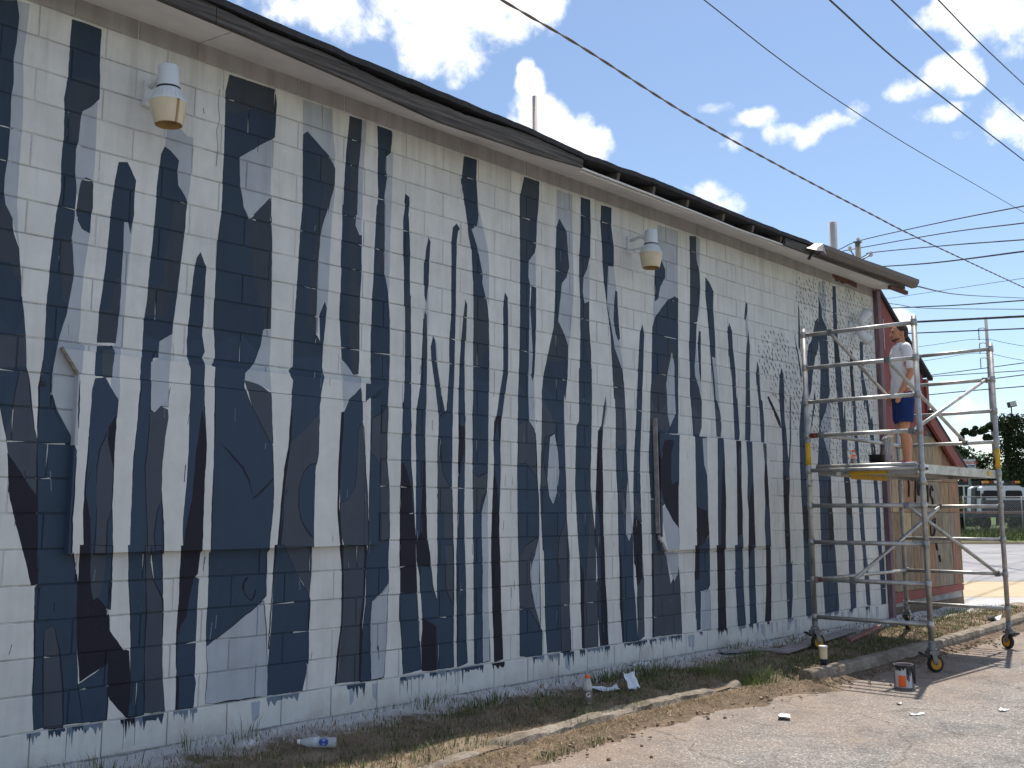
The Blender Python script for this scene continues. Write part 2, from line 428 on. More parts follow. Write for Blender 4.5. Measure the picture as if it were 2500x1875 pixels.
        mx = nn(nt, 'ShaderNodeMix', data_type='RGBA', blend_type='MULTIPLY'); mx.inputs['Factor'].default_value = .85
        nt.links.new(c1, mx.inputs['A']); nt.links.new(c2, mx.inputs['B'])
        col = mx.outputs['Result']; hb = n2.outputs['Fac']; st = 1.0
    elif kind == 'kerb':
        f2 = nn(nt, 'ShaderNodeTexNoise', {'Vector': v, 'Scale': 26.0, 'Detail': 7, 'Roughness': .75})
        c1 = ramp_node(nt, mid.outputs['Fac'], [(.3, (.16, .13, .10)), (.6, (.33, .285, .235)), (.8, (.42, .38, .32))])
        c2 = ramp_node(nt, f2.outputs['Fac'], [(.35, (.45, .43, .40)), (.6, (1, 1, 1))])
        mx = nn(nt, 'ShaderNodeMix', data_type='RGBA', blend_type='MULTIPLY'); mx.inputs['Factor'].default_value = .8
        nt.links.new(c1, mx.inputs['A']); nt.links.new(c2, mx.inputs['B'])
        col = mx.outputs['Result']; hb = f2.outputs['Fac']; st = 1.0
    elif kind == 'concrete':
        col = ramp_node(nt, mid.outputs['Fac'], [(.3, (.36, .34, .31)), (.7, (.46, .44, .41))])
        hb = mid.outputs['Fac']; st = .1
    elif kind == 'tan':
        col = ramp_node(nt, mid.outputs['Fac'], [(.3, (.42, .33, .21)), (.7, (.50, .40, .27))])
        hb = mid.outputs['Fac']; st = .1
    elif kind == 'street':
        stv = coords(nt, (.12, .12, 1))
        s2 = nn(nt, 'ShaderNodeTexNoise', {'Vector': stv, 'Scale': 3.0, 'Detail': 6})
        col = ramp_node(nt, s2.outputs['Fac'], [(.3, (.24, .235, .24)), (.7, (.34, .33, .33))])
        hb = mid.outputs['Fac']; st = .1
    else:
        col = ramp_node(nt, mid.outputs['Fac'], [(.3, (.05, .075, .02)), (.7, (.10, .14, .04))])
        hb = mid.outputs['Fac']; st = .5
    nt.links.new(col, b.inputs['Base Color'])
    b.inputs['Roughness'].default_value = .92
    b.inputs['Specular IOR Level'].default_value = .2
    bp = nn(nt, 'ShaderNodeBump', {'Height': hb, 'Strength': st, 'Distance': .012})
    nt.links.new(bp.outputs[0], b.inputs['Normal'])
    return m


for k in ('asphalt', 'silt', 'soil', 'kerb', 'concrete', 'tan', 'street', 'turf'):
    M[k] = ground_mat(k, k)

# ------------------------------------------------------------------ mesh helpers
BASE = {}


def tag(o, label=None, cat=None, group=None, kind=None):
    for k, v in (('label', label), ('category', cat), ('group', group), ('kind', kind)):
        if v:
            o[k] = v
    return o


def thing(name, loc, label, cat, group=None):
    o = bpy.data.objects.new(name, None)
    o.empty_display_size = .2
    COL.objects.link(o)
    o.location = loc
    BASE[o] = Vector(loc)
    return tag(o, label, cat, group)


class MB:
    """collects shapes in world space; build() links them as one mesh object"""
    def __init__(s):
        s.v, s.f, s.c, s.sm = [], [], [], []

    def add(s, vs, fs, col=None, smooth=False):
        o = len(s.v)
        s.v += [tuple(p) for p in vs]
        s.f += [tuple(i + o for i in f) for f in fs]
        s.c += [col] * len(fs)
        s.sm += [smooth] * len(fs)
        return s

    def box(s, c, size, rot=None, col=None, jit=0):
        hx, hy, hz = (x / 2 for x in size)
        pts = [Vector((sx * hx, sy * hy, sz * hz)) for sx in (-1, 1) for sy in (-1, 1) for sz in (-1, 1)]
        if jit:
            pts = [p + Vector([rng.uniform(-jit, jit) for _ in range(3)]) for p in pts]
        if rot is not None:
            pts = [rot @ p for p in pts]
        pts = [p + Vector(c) for p in pts]
        return s.add(pts, [(0, 1, 3, 2), (4, 6, 7, 5), (0, 4, 5, 1), (2, 3, 7, 6), (0, 2, 6, 4), (1, 5, 7, 3)], col)

    def bar(s, a, b, w, h, up=(0, 0, 1), col=None):
        a, b = Vector(a), Vector(b)
        d = (b - a).normalized(); u = Vector(up); sd = d.cross(u).normalized(); u = sd.cross(d)
        pts = []
        for e in (a, b):
            for p, q in ((-1, -1), (1, -1), (1, 1), (-1, 1)):
                pts.append(e + sd * p * w / 2 + u * q * h / 2)
        return s.add(pts, [(0, 1, 2, 3), (7, 6, 5, 4), (0, 4, 5, 1), (1, 5, 6, 2), (2, 6, 7, 3), (3, 7, 4, 0)], col)

    def tube(s, pts, r, seg=10, caps=True, col=None):
        pts = [Vector(p) for p in pts]
        rs = r if isinstance(r, (list, tuple)) else [r] * len(pts)
        vs, fs = [], []
        prev = None
        for i, p in enumerate(pts):
            d = (pts[min(i + 1, len(pts) - 1)] - pts[max(i - 1, 0)]).normalized()
            ref = prev if prev is not None else (Vector((0, 0, 1)) if abs(d.z) < .9 else Vector((1, 0, 0)))
            a = d.cross(ref).normalized(); b = a.cross(d).normalized()
            prev = b
            for k in range(seg):
                t = 2 * math.pi * k / seg
                vs.append(p + (a * math.cos(t) + b * math.sin(t)) * rs[i])
        for i in range(len(pts) - 1):
            for k in range(seg):
                k2 = (k + 1) % seg
                fs.append((i * seg + k, i * seg + k2, (i + 1) * seg + k2, (i + 1) * seg + k))
        o = len(fs)
        s.add(vs, fs, col, True)
        if caps:
            n = len(s.v) - len(vs)
            s.f += [tuple(n + k for k in reversed(range(seg))), tuple(n + (len(pts) - 1) * seg + k for k in range(seg))]
            s.c += [col, col]; s.sm += [False, False]
        return s

    def lathe(s, prof, c=(0, 0, 0), seg=20, M3=None, col=None, smooth=True):
        vs, fs = [], []
        for r, z in prof:
            for k in range(seg):
                t = 2 * math.pi * k / seg
                p = Vector((r * math.cos(t), r * math.sin(t), z))
                if M3 is not None:
                    p = M3 @ p
                vs.append(p + Vector(c))
        for i in range(len(prof) - 1):
            for k in range(seg):
                k2 = (k + 1) % seg
                fs.append((i * seg + k, i * seg + k2, (i + 1) * seg + k2, (i + 1) * seg + k))
        return s.add(vs, fs, col, smooth)

    def prism(s, poly, a, b, col=None):
        """poly of (x, z) extruded along y from a to b"""
        n = len(poly)
        vs = [(x, a, z) for x, z in poly] + [(x, b, z) for x, z in poly]
        tris = tessellate_polygon([[Vector((x, z, 0)) for x, z in poly]])
        fs = [tuple(t) for t in tris] + [tuple(i + n for i in reversed(t)) for t in tris]
        fs += [(i, (i + 1) % n, (i + 1) % n + n, i + n) for i in range(n)]
        return s.add(vs, fs, col)

    def build(s, name, m, parent=None, kind=None, label=None):
        base = BASE.get(parent, Vector((0, 0, 0))) if parent else Vector((0, 0, 0))
        me = bpy.data.meshes.new(name)
        me.from_pydata([(x - base.x, y - base.y, z - base.z) for x, y, z in s.v], [], s.f)
        me.materials.append(m)
        me.polygons.foreach_set('use_smooth', s.sm)
        if any(c is not None for c in s.c):
            at = me.color_attributes.new('paint', 'FLOAT_COLOR', 'CORNER')
            data = []
            for f, c in zip(s.f, s.c):
                c = c or (.5, .5, .5)
                data += [c[0], c[1], c[2], 1.0] * len(f)
            at.data.foreach_set('color', data)
        me.update()
        o = bpy.data.objects.new(name, me)
        COL.objects.link(o)
        if parent:
            o.parent = parent
            BASE[o] = base
        if kind:
            o['kind'] = kind
        if label:
            o['label'] = label
        return o

    def solo(s, name, m, label, cat, group=None):
        """a thing that is one mesh; its origin goes to its base"""
        xs = np.array(s.v)
        c = Vector((xs[:, 0].mean(), xs[:, 1].mean(), xs[:, 2].min()))
        s.v = [(x - c.x, y - c.y, z - c.z) for x, y, z in s.v]
        o = s.build(name, m)
        o.location = c
        return tag(o, label, cat, group)


def tri_fix(me):
    bm = bmesh.new(); bm.from_mesh(me)
    bmesh.ops.recalc_face_normals(bm, faces=bm.faces)
    bm.to_mesh(me); bm.free()


# camera-plan frame used only to lay the cross street out at its true angle to the wall
FH = Vector((.7087, .7055, 0)); RH = Vector((.7055, -.7087, 0))


def SP(d, s, z=0.0):
    p = Vector((0, -5.909, 0)) + FH * d + RH * s
    return (p.x, p.y, z)


# ------------------------------------------------------------------ ground, road, kerbs, street
def sheet(name, quad, m, nx=1, ny=1, zf=None):
    q = [Vector(p) for p in quad]
    mb = MB(); vs = []
    for j in range(ny + 1):
        for i in range(nx + 1):
            u, v = i / nx, j / ny
            p = q[0] * (1 - u) * (1 - v) + q[1] * u * (1 - v) + q[2] * u * v + q[3] * (1 - u) * v
            if zf:
                p.z = zf(p.x, p.y)
            vs.append(p)
    fs = [(j * (nx + 1) + i, j * (nx + 1) + i + 1, (j + 1) * (nx + 1) + i + 1, (j + 1) * (nx + 1) + i) for j in range(ny) for i in range(nx)]
    mb.add(vs, fs, None, True)
    return tag(mb.build(name, m), kind='structure')


sheet('ground', [(-400, -400, -.30), (600, -400, -.30), (600, 600, -.30), (-400, 600, -.30)], M['turf'])
ROAD = -.12
sheet('asphalt_lot', [(-30, -40, ROAD), (17.2, -40, ROAD), (17.2, -.85, ROAD), (-30, -.85, ROAD)], M['asphalt'], 1, 1)
KERB1 = [(-3, -1.52), (0, -1.48), (2.2, -1.44), (3.84, -1.37), (4.3, -1.31), (4.78, -1.27), (5.4, -1.22), (6.26, -1.17), (6.8, -1.17), (7.3, -1.17), (7.62, -1.16)]
KERB2 = [(8.40, -1.42), (8.92, -1.42), (9.68, -1.41), (11.46, -1.37), (12.94, -1.30), (14.98, -1.15), (17.2, -.92)]


def interp(line, x):
    xs = [p[0] for p in line]; ys = [p[1] for p in line]
    return float(np.interp(x, xs, ys))


def kerb_y(x):
    return interp(KERB1 + KERB2, x)


def gap_at(x):
    t = max(0, 1 - abs(x - 8.1) / .62)
    return min(1, t * 1.8)


def strip_z(x, y):
    t = min(1, max(0, -y / 1.2))
    z = .015 - .03 * t + .025 * noise.noise(Vector((x * 1.7, y * 1.7, 3))) + .012 * noise.noise(Vector((x * 6, y * 6, 1)))
    e = y - kerb_y(x)
    if e < .20:
        z -= .045 * min(1, (.20 - e) / .06)
    gap = gap_at(x)                        # falls away to the road where the kerb is missing
    if gap > 0:
        t2 = min(1, max(0, (.42 - e) / .55)) * gap
        z = z * (1 - t2) + (ROAD - .02) * t2
    return z


mb = MB(); vs = []; fs = []
XS = np.arange(-3, 17.21, .05); NY = 14
for x in XS:
    y0 = kerb_y(x) + .02 - .32 * gap_at(x)
    for j in range(NY + 1):
        y = y0 + (.1 - y0) * j / NY
        vs.append((x, y, strip_z(x, y)))
for i in range(len(XS) - 1):
    for j in range(NY):
        a = i * (NY + 1) + j
        fs.append((a, a + NY + 1, a + NY + 2, a + 1))
mb.add(vs, fs, None, True)
tag(mb.build('soil_strip', M['soil']), kind='structure')

# thin wedge of soil and clay washed onto the asphalt below the kerb
mb = MB(); vs = []; fs = []
for i, x in enumerate(XS):
    yk = kerb_y(x) + .06
    w = .30 + .18 * noise.noise(Vector((x * 1.3, 5, 0))) + .10 * noise.noise(Vector((x * 5, 8, 0))) + .05 * noise.noise(Vector((x * 17, 8, 0)))
    if x > 8.5:
        w *= .55
    for j in range(6):
        t = j / 5
        z = ROAD + .004 + (1 - t) ** 1.6 * (.052 if x < 8.4 else .03) + .012 * (1 - t) * noise.noise(Vector((x * 7, t * 6, 0)))
        vs.append((x, yk - .05 - w * t, z if j < 5 else ROAD - .002))
for i in range(len(XS) - 1):
    for j in range(5):
        a = i * 6 + j
        fs.append((a, a + 1, a + 7, a + 6))
mb.add(vs, fs, None, True)
tag(mb.build('gutter_soil', M['silt']), kind='structure')


def kerb(name, line, rough, label, w=.15, top=0.005):
    xs = np.arange(line[0][0], line[-1][0] + .001, .045)
    prof = [(0, -.25), (0, -.06), (.012, -.012), (.035, 0), (w * .5, .004), (w - .02, 0), (w, -.012), (w, -.25)]
    mb = MB(); vs = []; fs = []; n = len(prof)
    for x in xs:
        y = interp(line, x)
        sink = rough * (.035 * max(0, noise.noise(Vector((x * .9, 1, 1))) + .1) + (.02 if x < 4.6 else 0))
        bite = max(0, noise.noise(Vector((x * 2.1, 2, 7)))) * rough * .11 + max(0, noise.noise(Vector((x * 8, 4, 7)))) * rough * .035
        for k, (a, z) in enumerate(prof):
            j = Vector((x * 14, a * 30, z * 30))
            dy = noise.noise(j * .35) * .022 * rough + noise.noise(j * 2.3) * .010 * rough
            dz = noise.noise(j * .3 + Vector((9, 9, 9))) * .016 * rough + noise.noise(j * 2.7) * .007 * rough
            zz = top + z + dz - sink - (bite if 1 < k < 6 else 0)
            aa = a + (bite * .5 if k in (1, 2, 3) else 0)
            vs.append((x, y + aa + dy, zz))
    for i in range(len(xs) - 1):
        for k in range(n - 1):
            fs.append((i * n + k, (i + 1) * n + k, (i + 1) * n + k + 1, i * n + k + 1))
    m0 = len(vs)
    fs += [tuple(range(n)), tuple(reversed(range(m0 - n, m0)))]
    mb.add(vs, fs, None, False)
    return mb.solo(name, M['kerb'], label, 'kerb')


kerb('concrete_kerb', KERB1, 1.0, 'broken old concrete kerb with crumbling edge in front of the grass strip', w=.12, top=-.012)
kerb('concrete_kerb', KERB2, .35, 'straight intact concrete kerb running between the scaffold wheels', top=.008)

sheet('sidewalk', [SP(15.1, 2, -.115), SP(15.1, 60, -.115), SP(18.5, 60, -.115), SP(18.5, 2, -.115)], M['concrete'])
sheet('apron', [SP(18.5, 2, -.111), SP(18.5, 60, -.111), SP(22.6, 60, -.111), SP(22.6, 2, -.111)], M['tan'])
sheet('street', [SP(22.6, -20, -.107), SP(22.6, 80, -.107), SP(49, 80, -.107), SP(49, -20, -.107)], M['street'])
mb = MB()
for s0 in range(-20, 80, 4):
    mb.box(SP(49.1, s0 + 2, -.06), (.18, 4, .16), Matrix.Rotation(R(44.9), 3, 'Z'))
tag(mb.build('far_kerb', M['tan']), kind='structure')
mb = MB()
mb.add([SP(49.2, -30, .02), SP(49.2, 90, .02), SP(55, 90, .45), SP(55, -30, .45), SP(400, 300, .6), SP(400, -200, .6)], [(0, 1, 2, 3), (3, 2, 4, 5)])
tag(mb.build('verge', M['turf']), kind='structure')

# ------------------------------------------------------------------ the mural, laid out on the wall in millimetres (x along the wall, z up)
MURAL = """\
L 1769,4465 1837,4492 1831,4300 1824,4110 1833,3919 1839,3760 1842,3482 1846,3302 1847,3224 1858,3110 1874,2965 1828,3134 1785,3210 1763,3282 1762,3399 1770,3503 1771,3700 1767,3882 1774,3940 1767,4098 1775,4198 1780,4298 1779,4371
N 1539,4374 1769,4465 1786,4373 1787,4300 1782,4201 1774,4101 1781,3942 1774,3884 1778,3702 1777,3504 1769,3401 1770,3284 1785,3210 1828,3134 1836,3066 1874,2965 1883,2890 1895,2799 1906,2686 1927,2574 1941,2469 1956,2280 1965,2251 1999,2050 2043,1856 2070,1535 2088,1240 2093,1042 2058,1044 2007,1235 1943,1439 1911,1555 1887,1774 1871,1861 1833,2028 1809,2137 1772,2281 1659,2579
D 1620,3172 1785,3210 1828,3134 1836,3066 1874,2965 1883,2890 1640,2859
D 1831,2872 1883,2890 1898,2754 1864,2794
D 1734,2449 1941,2469 1956,2280 1747,2258
D 1920,2246 1965,2251 1999,2050 2043,1856 2059,1543 1886,1781 1868,1905 1898,2033 1905,2146
K 1883,1781 2063,1535 2088,1240 2082,1215 2093,1040 2058,1038 2012,1217 2007,1235 1939,1439 1911,1555
L 2184,3906 2271,3987 2275,3697 2275,3555 2268,3470 2195,3452 2186,3335 2156,3442 2153,3639 2165,3700 2166,3816
L 2158,3150 2174,3267 2219,3171 2266,3153 2263,3074 2250,2893 2243,2747 2248,2588 2244,2461 2283,2442 2278,2275 2263,2266 2268,2046 2272,1837 2242,1843 2134,2036 2102,2142 2098,2257 2108,2351 2118,2429 2140,2557 2155,2615 2167,2735 2182,2865 2154,3085
N 2085,4490 2271,4498 2270,4307 2281,4105 2282,4012 2230,3936 2185,3897 2174,3819 2172,3702 2160,3641 2160,3509 2175,3382 2169,3152 2162,3086 2190,2867 2175,2736 2163,2616 2147,2558 2125,2430 2115,2351 2106,2258 2109,2143 2148,2037 2257,1844 2270,1813 2269,1560 2263,1409 2272,1198 2279,1210 2319,1028 2331,760 2351,463 2394,231 2170,236 2125,228 2103,422 2104,635 2076,1026 2093,1040 2084,1240 2061,1557 2043,1856 2041,2059 2035,2157 2034,2174 2045,2290 2048,2483 2042,2637 2050,2873 2057,3073 2064,3210 2081,3359 2074,3544 2080,3693 2077,3873 2069,3945 2084,4091 2083,4309
D 2141,4110 2276,4112 2282,4012 2230,3936 2185,3897 2174,3819 2172,3702 2119,3695 2085,4000
D 2079,3077 2166,3087 2190,2867 2175,2736 2162,2687 2132,2698 2113,2885
D 2195,3452 2224,3484 2268,3478 2277,3307 2271,3273 2222,3253 2184,3229 2179,3260 2185,3351
N 2190,3254 2271,3289 2267,3144 2219,3163 2189,3213
K 2313,1254 2374,1252 2391,1025 2415,933 2441,942 2495,882 2521,827 2526,743 2619,621 2651,614 2669,425 2672,221 2640,225 2540,344 2520,413 2528,555 2359,462 2335,685 2320,886 2319,1028
N 2352,448 2528,555 2531,226 2394,231
W 2540,340 2648,224 2531,222
D 2148,775 2186,801 2209,777 2238,658 2272,436 2285,215 2178,228 2154,558
N 2374,1252 2510,1249 2523,865 2495,882 2441,942 2415,933 2391,1025
D 2374,1252 2471,1250 2471,1036 2452,946 2415,933 2391,1025
L 2475,3251 2503,3257 2520,3185 2535,3281 2523,3042 2511,2790 2513,2462 2456,2455 2471,2702 2473,2900 2475,3083
L 2440,2461 2500,2460 2505,2298 2510,2137 2493,2144 2455,2189 2451,2253
N 2421,3639 2478,3655 2538,3546 2531,3450 2538,3316 2535,3289 2529,3246 2520,3185 2503,3257 2479,3252 2483,3085 2481,2901 2479,2703 2467,2481 2352,2474 2352,2684 2369,2882 2382,3073 2388,3265 2391,3350 2390,3366 2403,3504
D 2440,2894 2481,2901 2479,2703 2467,2481 2352,2474 2357,2668 2419,2694
N 2353,2454 2448,2462 2470,2416 2463,2334 2458,2265 2356,2263 2354,2363
D 2394,2431 2465,2440 2462,2266 2403,2260
N 2341,2185 2356,2250 2419,2264 2458,2196 2502,2135 2498,2047 2495,1879 2496,1721 2493,1486 2513,1197 2339,1202 2329,1447 2331,1600 2336,1793 2335,1933
K 2498,2047 2497,1999 2496,1721 2462,1838 2451,1956
K 2334,1561 2365,1408 2381,1201 2339,1202 2329,1447
D 2445,1924 2467,1822 2496,1721 2494,1470 2467,1385 2473,1198 2400,1200 2400,1408 2394,1717 2411,1835
L 2726,3951 2825,3966 2872,3934 2909,3936 2915,3811 2898,3582 2888,3491 2855,3518 2816,3589 2804,3648 2813,3739 2751,3802 2719,3820
N 2696,3761 2719,3824 2760,3805 2821,3750 2811,3676 2820,3581 2873,3514 2889,3482 2879,3392 2883,3313 2872,3170 2862,2985 2851,2845 2833,2671 2828,2585 2752,2533 2749,2423 2715,2420 2712,2319 2703,2236 2707,2162 2702,2094 2704,1971 2691,1727 2706,1527 2735,1190 2620,1194 2617,1407 2617,1725 2621,1886 2628,2064 2637,2212 2636,2312 2636,2477 2636,2643 2646,2770 2652,2982 2665,3240 2674,3415 2676,3537 2681,3625
D 2795,3460 2884,3481 2880,3286 2867,3082 2849,2888 2823,2883 2788,2698 2642,2686 2650,2863 2752,2897 2751,3086 2778,3264
L 2748,2532 2828,2589 2828,2416 2819,2155 2821,2111 2773,2112 2733,2064 2707,2082 2703,2162 2704,2393 2745,2423
D 2702,2094 2733,2068 2773,2112 2821,2095 2828,2045 2809,1912 2801,1731 2806,1544 2836,1187 2735,1190 2706,1527 2691,1727 2702,2012
N 2806,1536 2813,1487 2835,1205 2780,1206 2766,1326 2781,1447
N 2605,1247 2716,1245 2745,842 2744,609 2760,223 2660,222 2669,425 2648,826 2626,1013
D 2716,1245 2753,1244 2755,1132 2776,1037 2845,914 2854,819 2869,433 2892,228 2760,231 2744,609 2745,842 2731,1023
N 2753,1244 2821,1242 2845,922 2781,1028
N 3000,3164 3031,3095 3046,3071 3040,2884 3039,2700 3034,2612 3057,2502 3041,2457 3071,2408 3072,2184 3073,2165 3097,1825 3102,1198 3089,1186 3077,1055 3060,1040 3088,1022 3083,826 3080,424 3091,375 3080,218 2959,226 2958,430 2953,628 2956,835 2953,1069 2952,1190 2965,1201 2955,1406 2970,1653 2971,1904 2970,2131 2972,2176 2967,2380 2932,2453 2927,2555 2935,2685 2945,2860 2963,3056 2974,3119
D 3000,3164 3031,3095 2968,3083 2974,3119
K 3056,2121 3085,1995 3097,1825 3102,1198 2965,1201 2976,1340 3011,1530 3024,1822 3043,2009
K 2950,1239 3087,1236 3073,1055 3052,1032 3030,919 3010,783 2978,738 2964,667 2951,1037
K 2958,430 2980,428 2981,227 2959,226
L 3247,3882 3394,4011 3511,4097 3507,3778 3506,3649 3373,3502 3344,3467 3303,3504 3281,3555 3279,3591 3260,3689
L 3480,2702 3548,2712 3545,2477 3573,2280 3470,2316 3360,2332 3357,2394 3414,2463 3459,2586
N 3153,4489 3517,4499 3533,4366 3526,4111 3394,4006 3257,3889 3270,3691 3301,3541 3344,3467 3383,3503 3517,3495 3534,3329 3530,3140 3505,2710 3485,2699 3469,2587 3424,2464 3367,2386 3361,2297 3437,2125 3596,1909 3617,1491 3593,1193 3573,1173 3574,887 3517,831 3249,650 3152,586 3147,708 3154,854 3148,1185 3161,1196 3159,1573 3153,1913 3147,2258 3145,2407 3117,2413 3133,2467 3115,2667 3113,2931 3117,3290 3137,3476 3140,3641 3140,3871 3135,4102 3130,4335
D 3153,4489 3517,4499 3533,4366 3526,4266 3353,4272 3244,4210 3141,4179 3130,4335
D 3373,3502 3506,3659 3517,3628 3522,3496 3534,3329 3546,2716 3490,2708 3491,2809 3446,2922 3402,3025 3380,3205 3344,3467 3383,3503
D 3360,2339 3469,2323 3568,2264 3596,1918 3570,1926 3426,2149
L 3152,586 3249,650 3517,831 3556,854 3589,621 3619,228 3159,231 3168,447
K 3176,1923 3293,1825 3374,1750 3426,1664 3455,1543 3556,1632 3610,1686 3607,1669 3557,1614 3456,1530 3422,1647 3364,1737 3284,1812
K 3422,1023 3395,991 3392,949 3418,896 3462,860 3486,884 3498,934 3489,935 3471,876 3447,878 3412,922 3409,981 3437,1014
L 3753,4490 3883,4505 4005,4492 4016,4311 4045,4115 4037,4011 3988,4079 3883,4151 3790,4216 3757,4196
L 4052,3873 4047,3652 4039,3729 4022,3328 4013,3032 4006,2914 3981,2983 3939,2865 3938,2721 3907,2822 3905,3063 3910,3277 3926,3476 3956,3601 3988,3698 3998,3740
N 3757,4196 3795,4232 3894,4165 3988,4099 4048,4014 4052,3894 4010,3723 4001,3642 3999,3700 3968,3604 3937,3478 3921,3279 3916,3064 3927,2729 3956,2685 3945,2876 3986,2983 4008,2933 3985,2669 3979,2496 4004,2404 3985,2307 3989,2334 3971,2209 3974,2097 3965,1862 3951,1769 3944,1493 3947,1206 3654,1209 3682,1403 3691,1743 3717,1897 3728,2172 3734,2311 3742,2378 3693,2438 3729,2470 3730,2750 3739,2940 3747,3180 3759,3471 3775,3668
D 3873,4089 3988,4099 4048,4014 4052,3894 4010,3723 3999,3710 3968,3604 3937,3478 3915,3278 3919,3065 3925,2729 3847,2814 3852,3006 3861,3065 3845,3197 3895,3401 3911,3601 3933,3627 3961,3841 3899,3976
D 3957,2133 3973,2134 3970,1863 3956,1797 3902,1786 3850,1729 3820,1655 3814,1510 3829,1402 3885,1311 3940,1265 3947,1206 3679,1213 3693,1403 3695,1626 3708,1851 3737,1926 3840,2023
N 3956,1797 3902,1786 3850,1729 3810,1628 3810,1492 3840,1384 3940,1265 3944,1493 3951,1769
K 3728,2172 3739,2173 3737,1926 3695,1626 3682,1403 3674,1208 3654,1209 3669,1492 3690,1760 3721,1916
N 3653,1223 3709,1222 3799,1042 3921,858 3932,830 3928,627 3935,423 3889,228 3610,229 3607,424 3619,652 3629,1040
D 3699,1222 3931,1216 3931,1027 3921,849 3865,950 3799,1042
K 3633,1223 3656,1223 3629,1040 3616,738 3613,533 3603,534 3606,739 3621,997
L 4270,4484 4326,4475 4314,4187 4307,3977 4308,3710 4302,3687 4300,3548 4231,3621 4233,3774 4241,3695 4244,4065 4263,4278
L 4130,2580 4183,2538 4255,2472 4327,2455 4335,2377 4294,2334 4225,2270 4175,2208 4157,2418 4139,2465
D 4166,4490 4283,4472 4281,4304 4262,4070 4259,3699 4129,3670 4134,3904 4139,4140
N 4150,4195 4190,4051 4188,3683 4129,3670 4134,3904 4142,4141
N 4126,3749 4251,3778 4243,3613 4288,3546 4306,3555 4312,3302 4305,3078 4304,2878 4310,2581 4303,2472 4255,2467 4183,2538 4142,2572 4119,2852 4123,3247 4122,3467
D 4184,3824 4251,3778 4243,3613 4288,3546 4277,3488 4193,3481
D 4194,3461 4265,3485 4258,3272 4273,3154 4305,3088 4310,2581 4303,2472 4243,2476 4212,2766 4204,3062
N 4335,2377 4353,2290 4353,2134 4347,2121 4313,2061 4309,1781 4301,1637 4245,1542 4165,1513 4161,1682 4164,1966 4175,2196 4176,2179 4225,2279
D 4347,2121 4366,2074 4386,1784 4409,1562 4423,1204 4208,1205 4177,1307 4165,1513 4245,1542 4301,1637 4309,1781 4313,2061
K 4153,2175 4178,2187 4179,2062 4164,1776 4160,1494 4197,1209 4174,1210 4145,1447 4141,1775
D 4202,1210 4394,1206 4391,830 4361,628 4360,233 4168,238 4207,631 4212,840
K 4168,1211 4202,1210 4212,840 4207,631 4176,336 4168,234 4151,236 4162,427 4195,659 4190,1035
L 4592,4284 4589,3773 4587,3856 4581,3538 4577,3132 4523,3257 4507,3420 4511,3838 4506,3754 4509,3922 4525,4053 4515,4220
N 4433,4480 4581,4485 4589,4434 4572,4278 4528,4234 4523,4137 4538,4066 4515,3923 4519,3757 4443,3740 4452,3929 4441,4116 4444,4275
L 4469,797 4558,839 4623,916 4613,826 4607,551 4589,234 4465,226 4449,621
N 4442,3822 4523,3841 4529,3289 4570,3142 4590,2918 4594,2613 4591,2461 4583,2249 4583,2257 4581,2057 4585,1830 4608,1653 4618,1447 4622,1253 4618,1143 4623,921 4558,848 4469,797 4455,629 4465,221 4371,232 4386,589 4409,829 4407,1149 4423,1209 4421,1543 4425,1882 4420,2373 4418,2444 4410,2792 4409,3095 4423,3281 4430,3508
D 4467,3828 4523,3841 4529,3289 4441,3305 4486,3519
D 4431,2156 4528,2203 4589,2257 4585,1830 4608,1653 4622,1253 4550,1216 4529,1593 4512,1807 4474,1865 4431,1892
W 4341,2366 4416,2372 4419,1882 4415,1543 4386,1784 4361,2073
K 4394,1206 4412,1205 4403,820 4384,635 4377,231 4357,234 4361,628 4385,830
N 4722,3978 4763,3961 4770,3909 4759,3810 4766,3789 4784,3494 4780,3366 4790,3156 4802,2844 4812,2328 4822,2122 4821,1798 4844,1598 4876,1248 4878,1135 4896,800 4926,524 4957,250 4767,233 4756,462 4734,655 4724,1140 4718,1448 4724,1845 4732,2046 4729,2217 4736,2220 4743,2527 4742,2940 4729,3251 4711,3512 4706,3776 4724,3887 4713,3906
D 4738,3148 4797,3157 4802,2885 4743,2888
K 4730,1845 4776,1776 4823,1647 4846,1448 4876,1248 4878,1135 4889,829 4793,835 4736,848 4718,1140 4719,1398
L 4939,3095 4977,3251 4981,2973 4970,2855 4947,3011
N 4971,3676 4992,3632 4981,3478 4977,3272 4952,3118 4931,3179 4927,3414 4945,3557
N 4939,3058 4960,3024 4970,2813 4969,2445 4971,2318 4961,2059 4967,1701 4987,1246 5015,1131 5059,880 5107,747 5101,234 4957,240 4951,639 4926,936 4891,1085 4882,1248 4870,1598 4869,2043 4872,2259 4896,2416 4902,2439 4916,2806 4927,2966
D 4939,3058 4960,3024 4970,2813 4967,2602 4912,2648 4927,2966
K 4945,1853 4965,1854 4977,1498 4987,1256 5015,1131 5024,1021 4905,1040 4891,1085 4882,1248 4940,1297 4924,1498
K 4964,638 5097,559 5101,229 4957,240 4941,445
L 5045,2844 5069,2815 5085,2615 5119,2470 5083,2561 5054,2664
N 5031,2863 5055,2824 5068,2666 5112,2469 5178,2231 5102,2205 5057,2453 5013,2660 5005,2764
N 5281,3849 5318,3815 5297,3788 5283,3701 5278,3478 5275,3015 5266,2526 5255,2195 5250,2075 5247,1655 5265,1241 5267,1124 5279,655 5283,234 5101,234 5101,728 5097,1058 5094,1244 5095,1704 5097,2046 5102,2205 5170,2252 5191,2274 5208,2628 5206,2843 5225,3062 5218,3666 5238,3815
D 5097,2035 5118,2016 5149,1757 5247,1624 5265,1241 5169,1243 5166,1448 5098,1468 5092,1910
D 5176,1188 5273,1186 5271,717 5215,791 5187,873
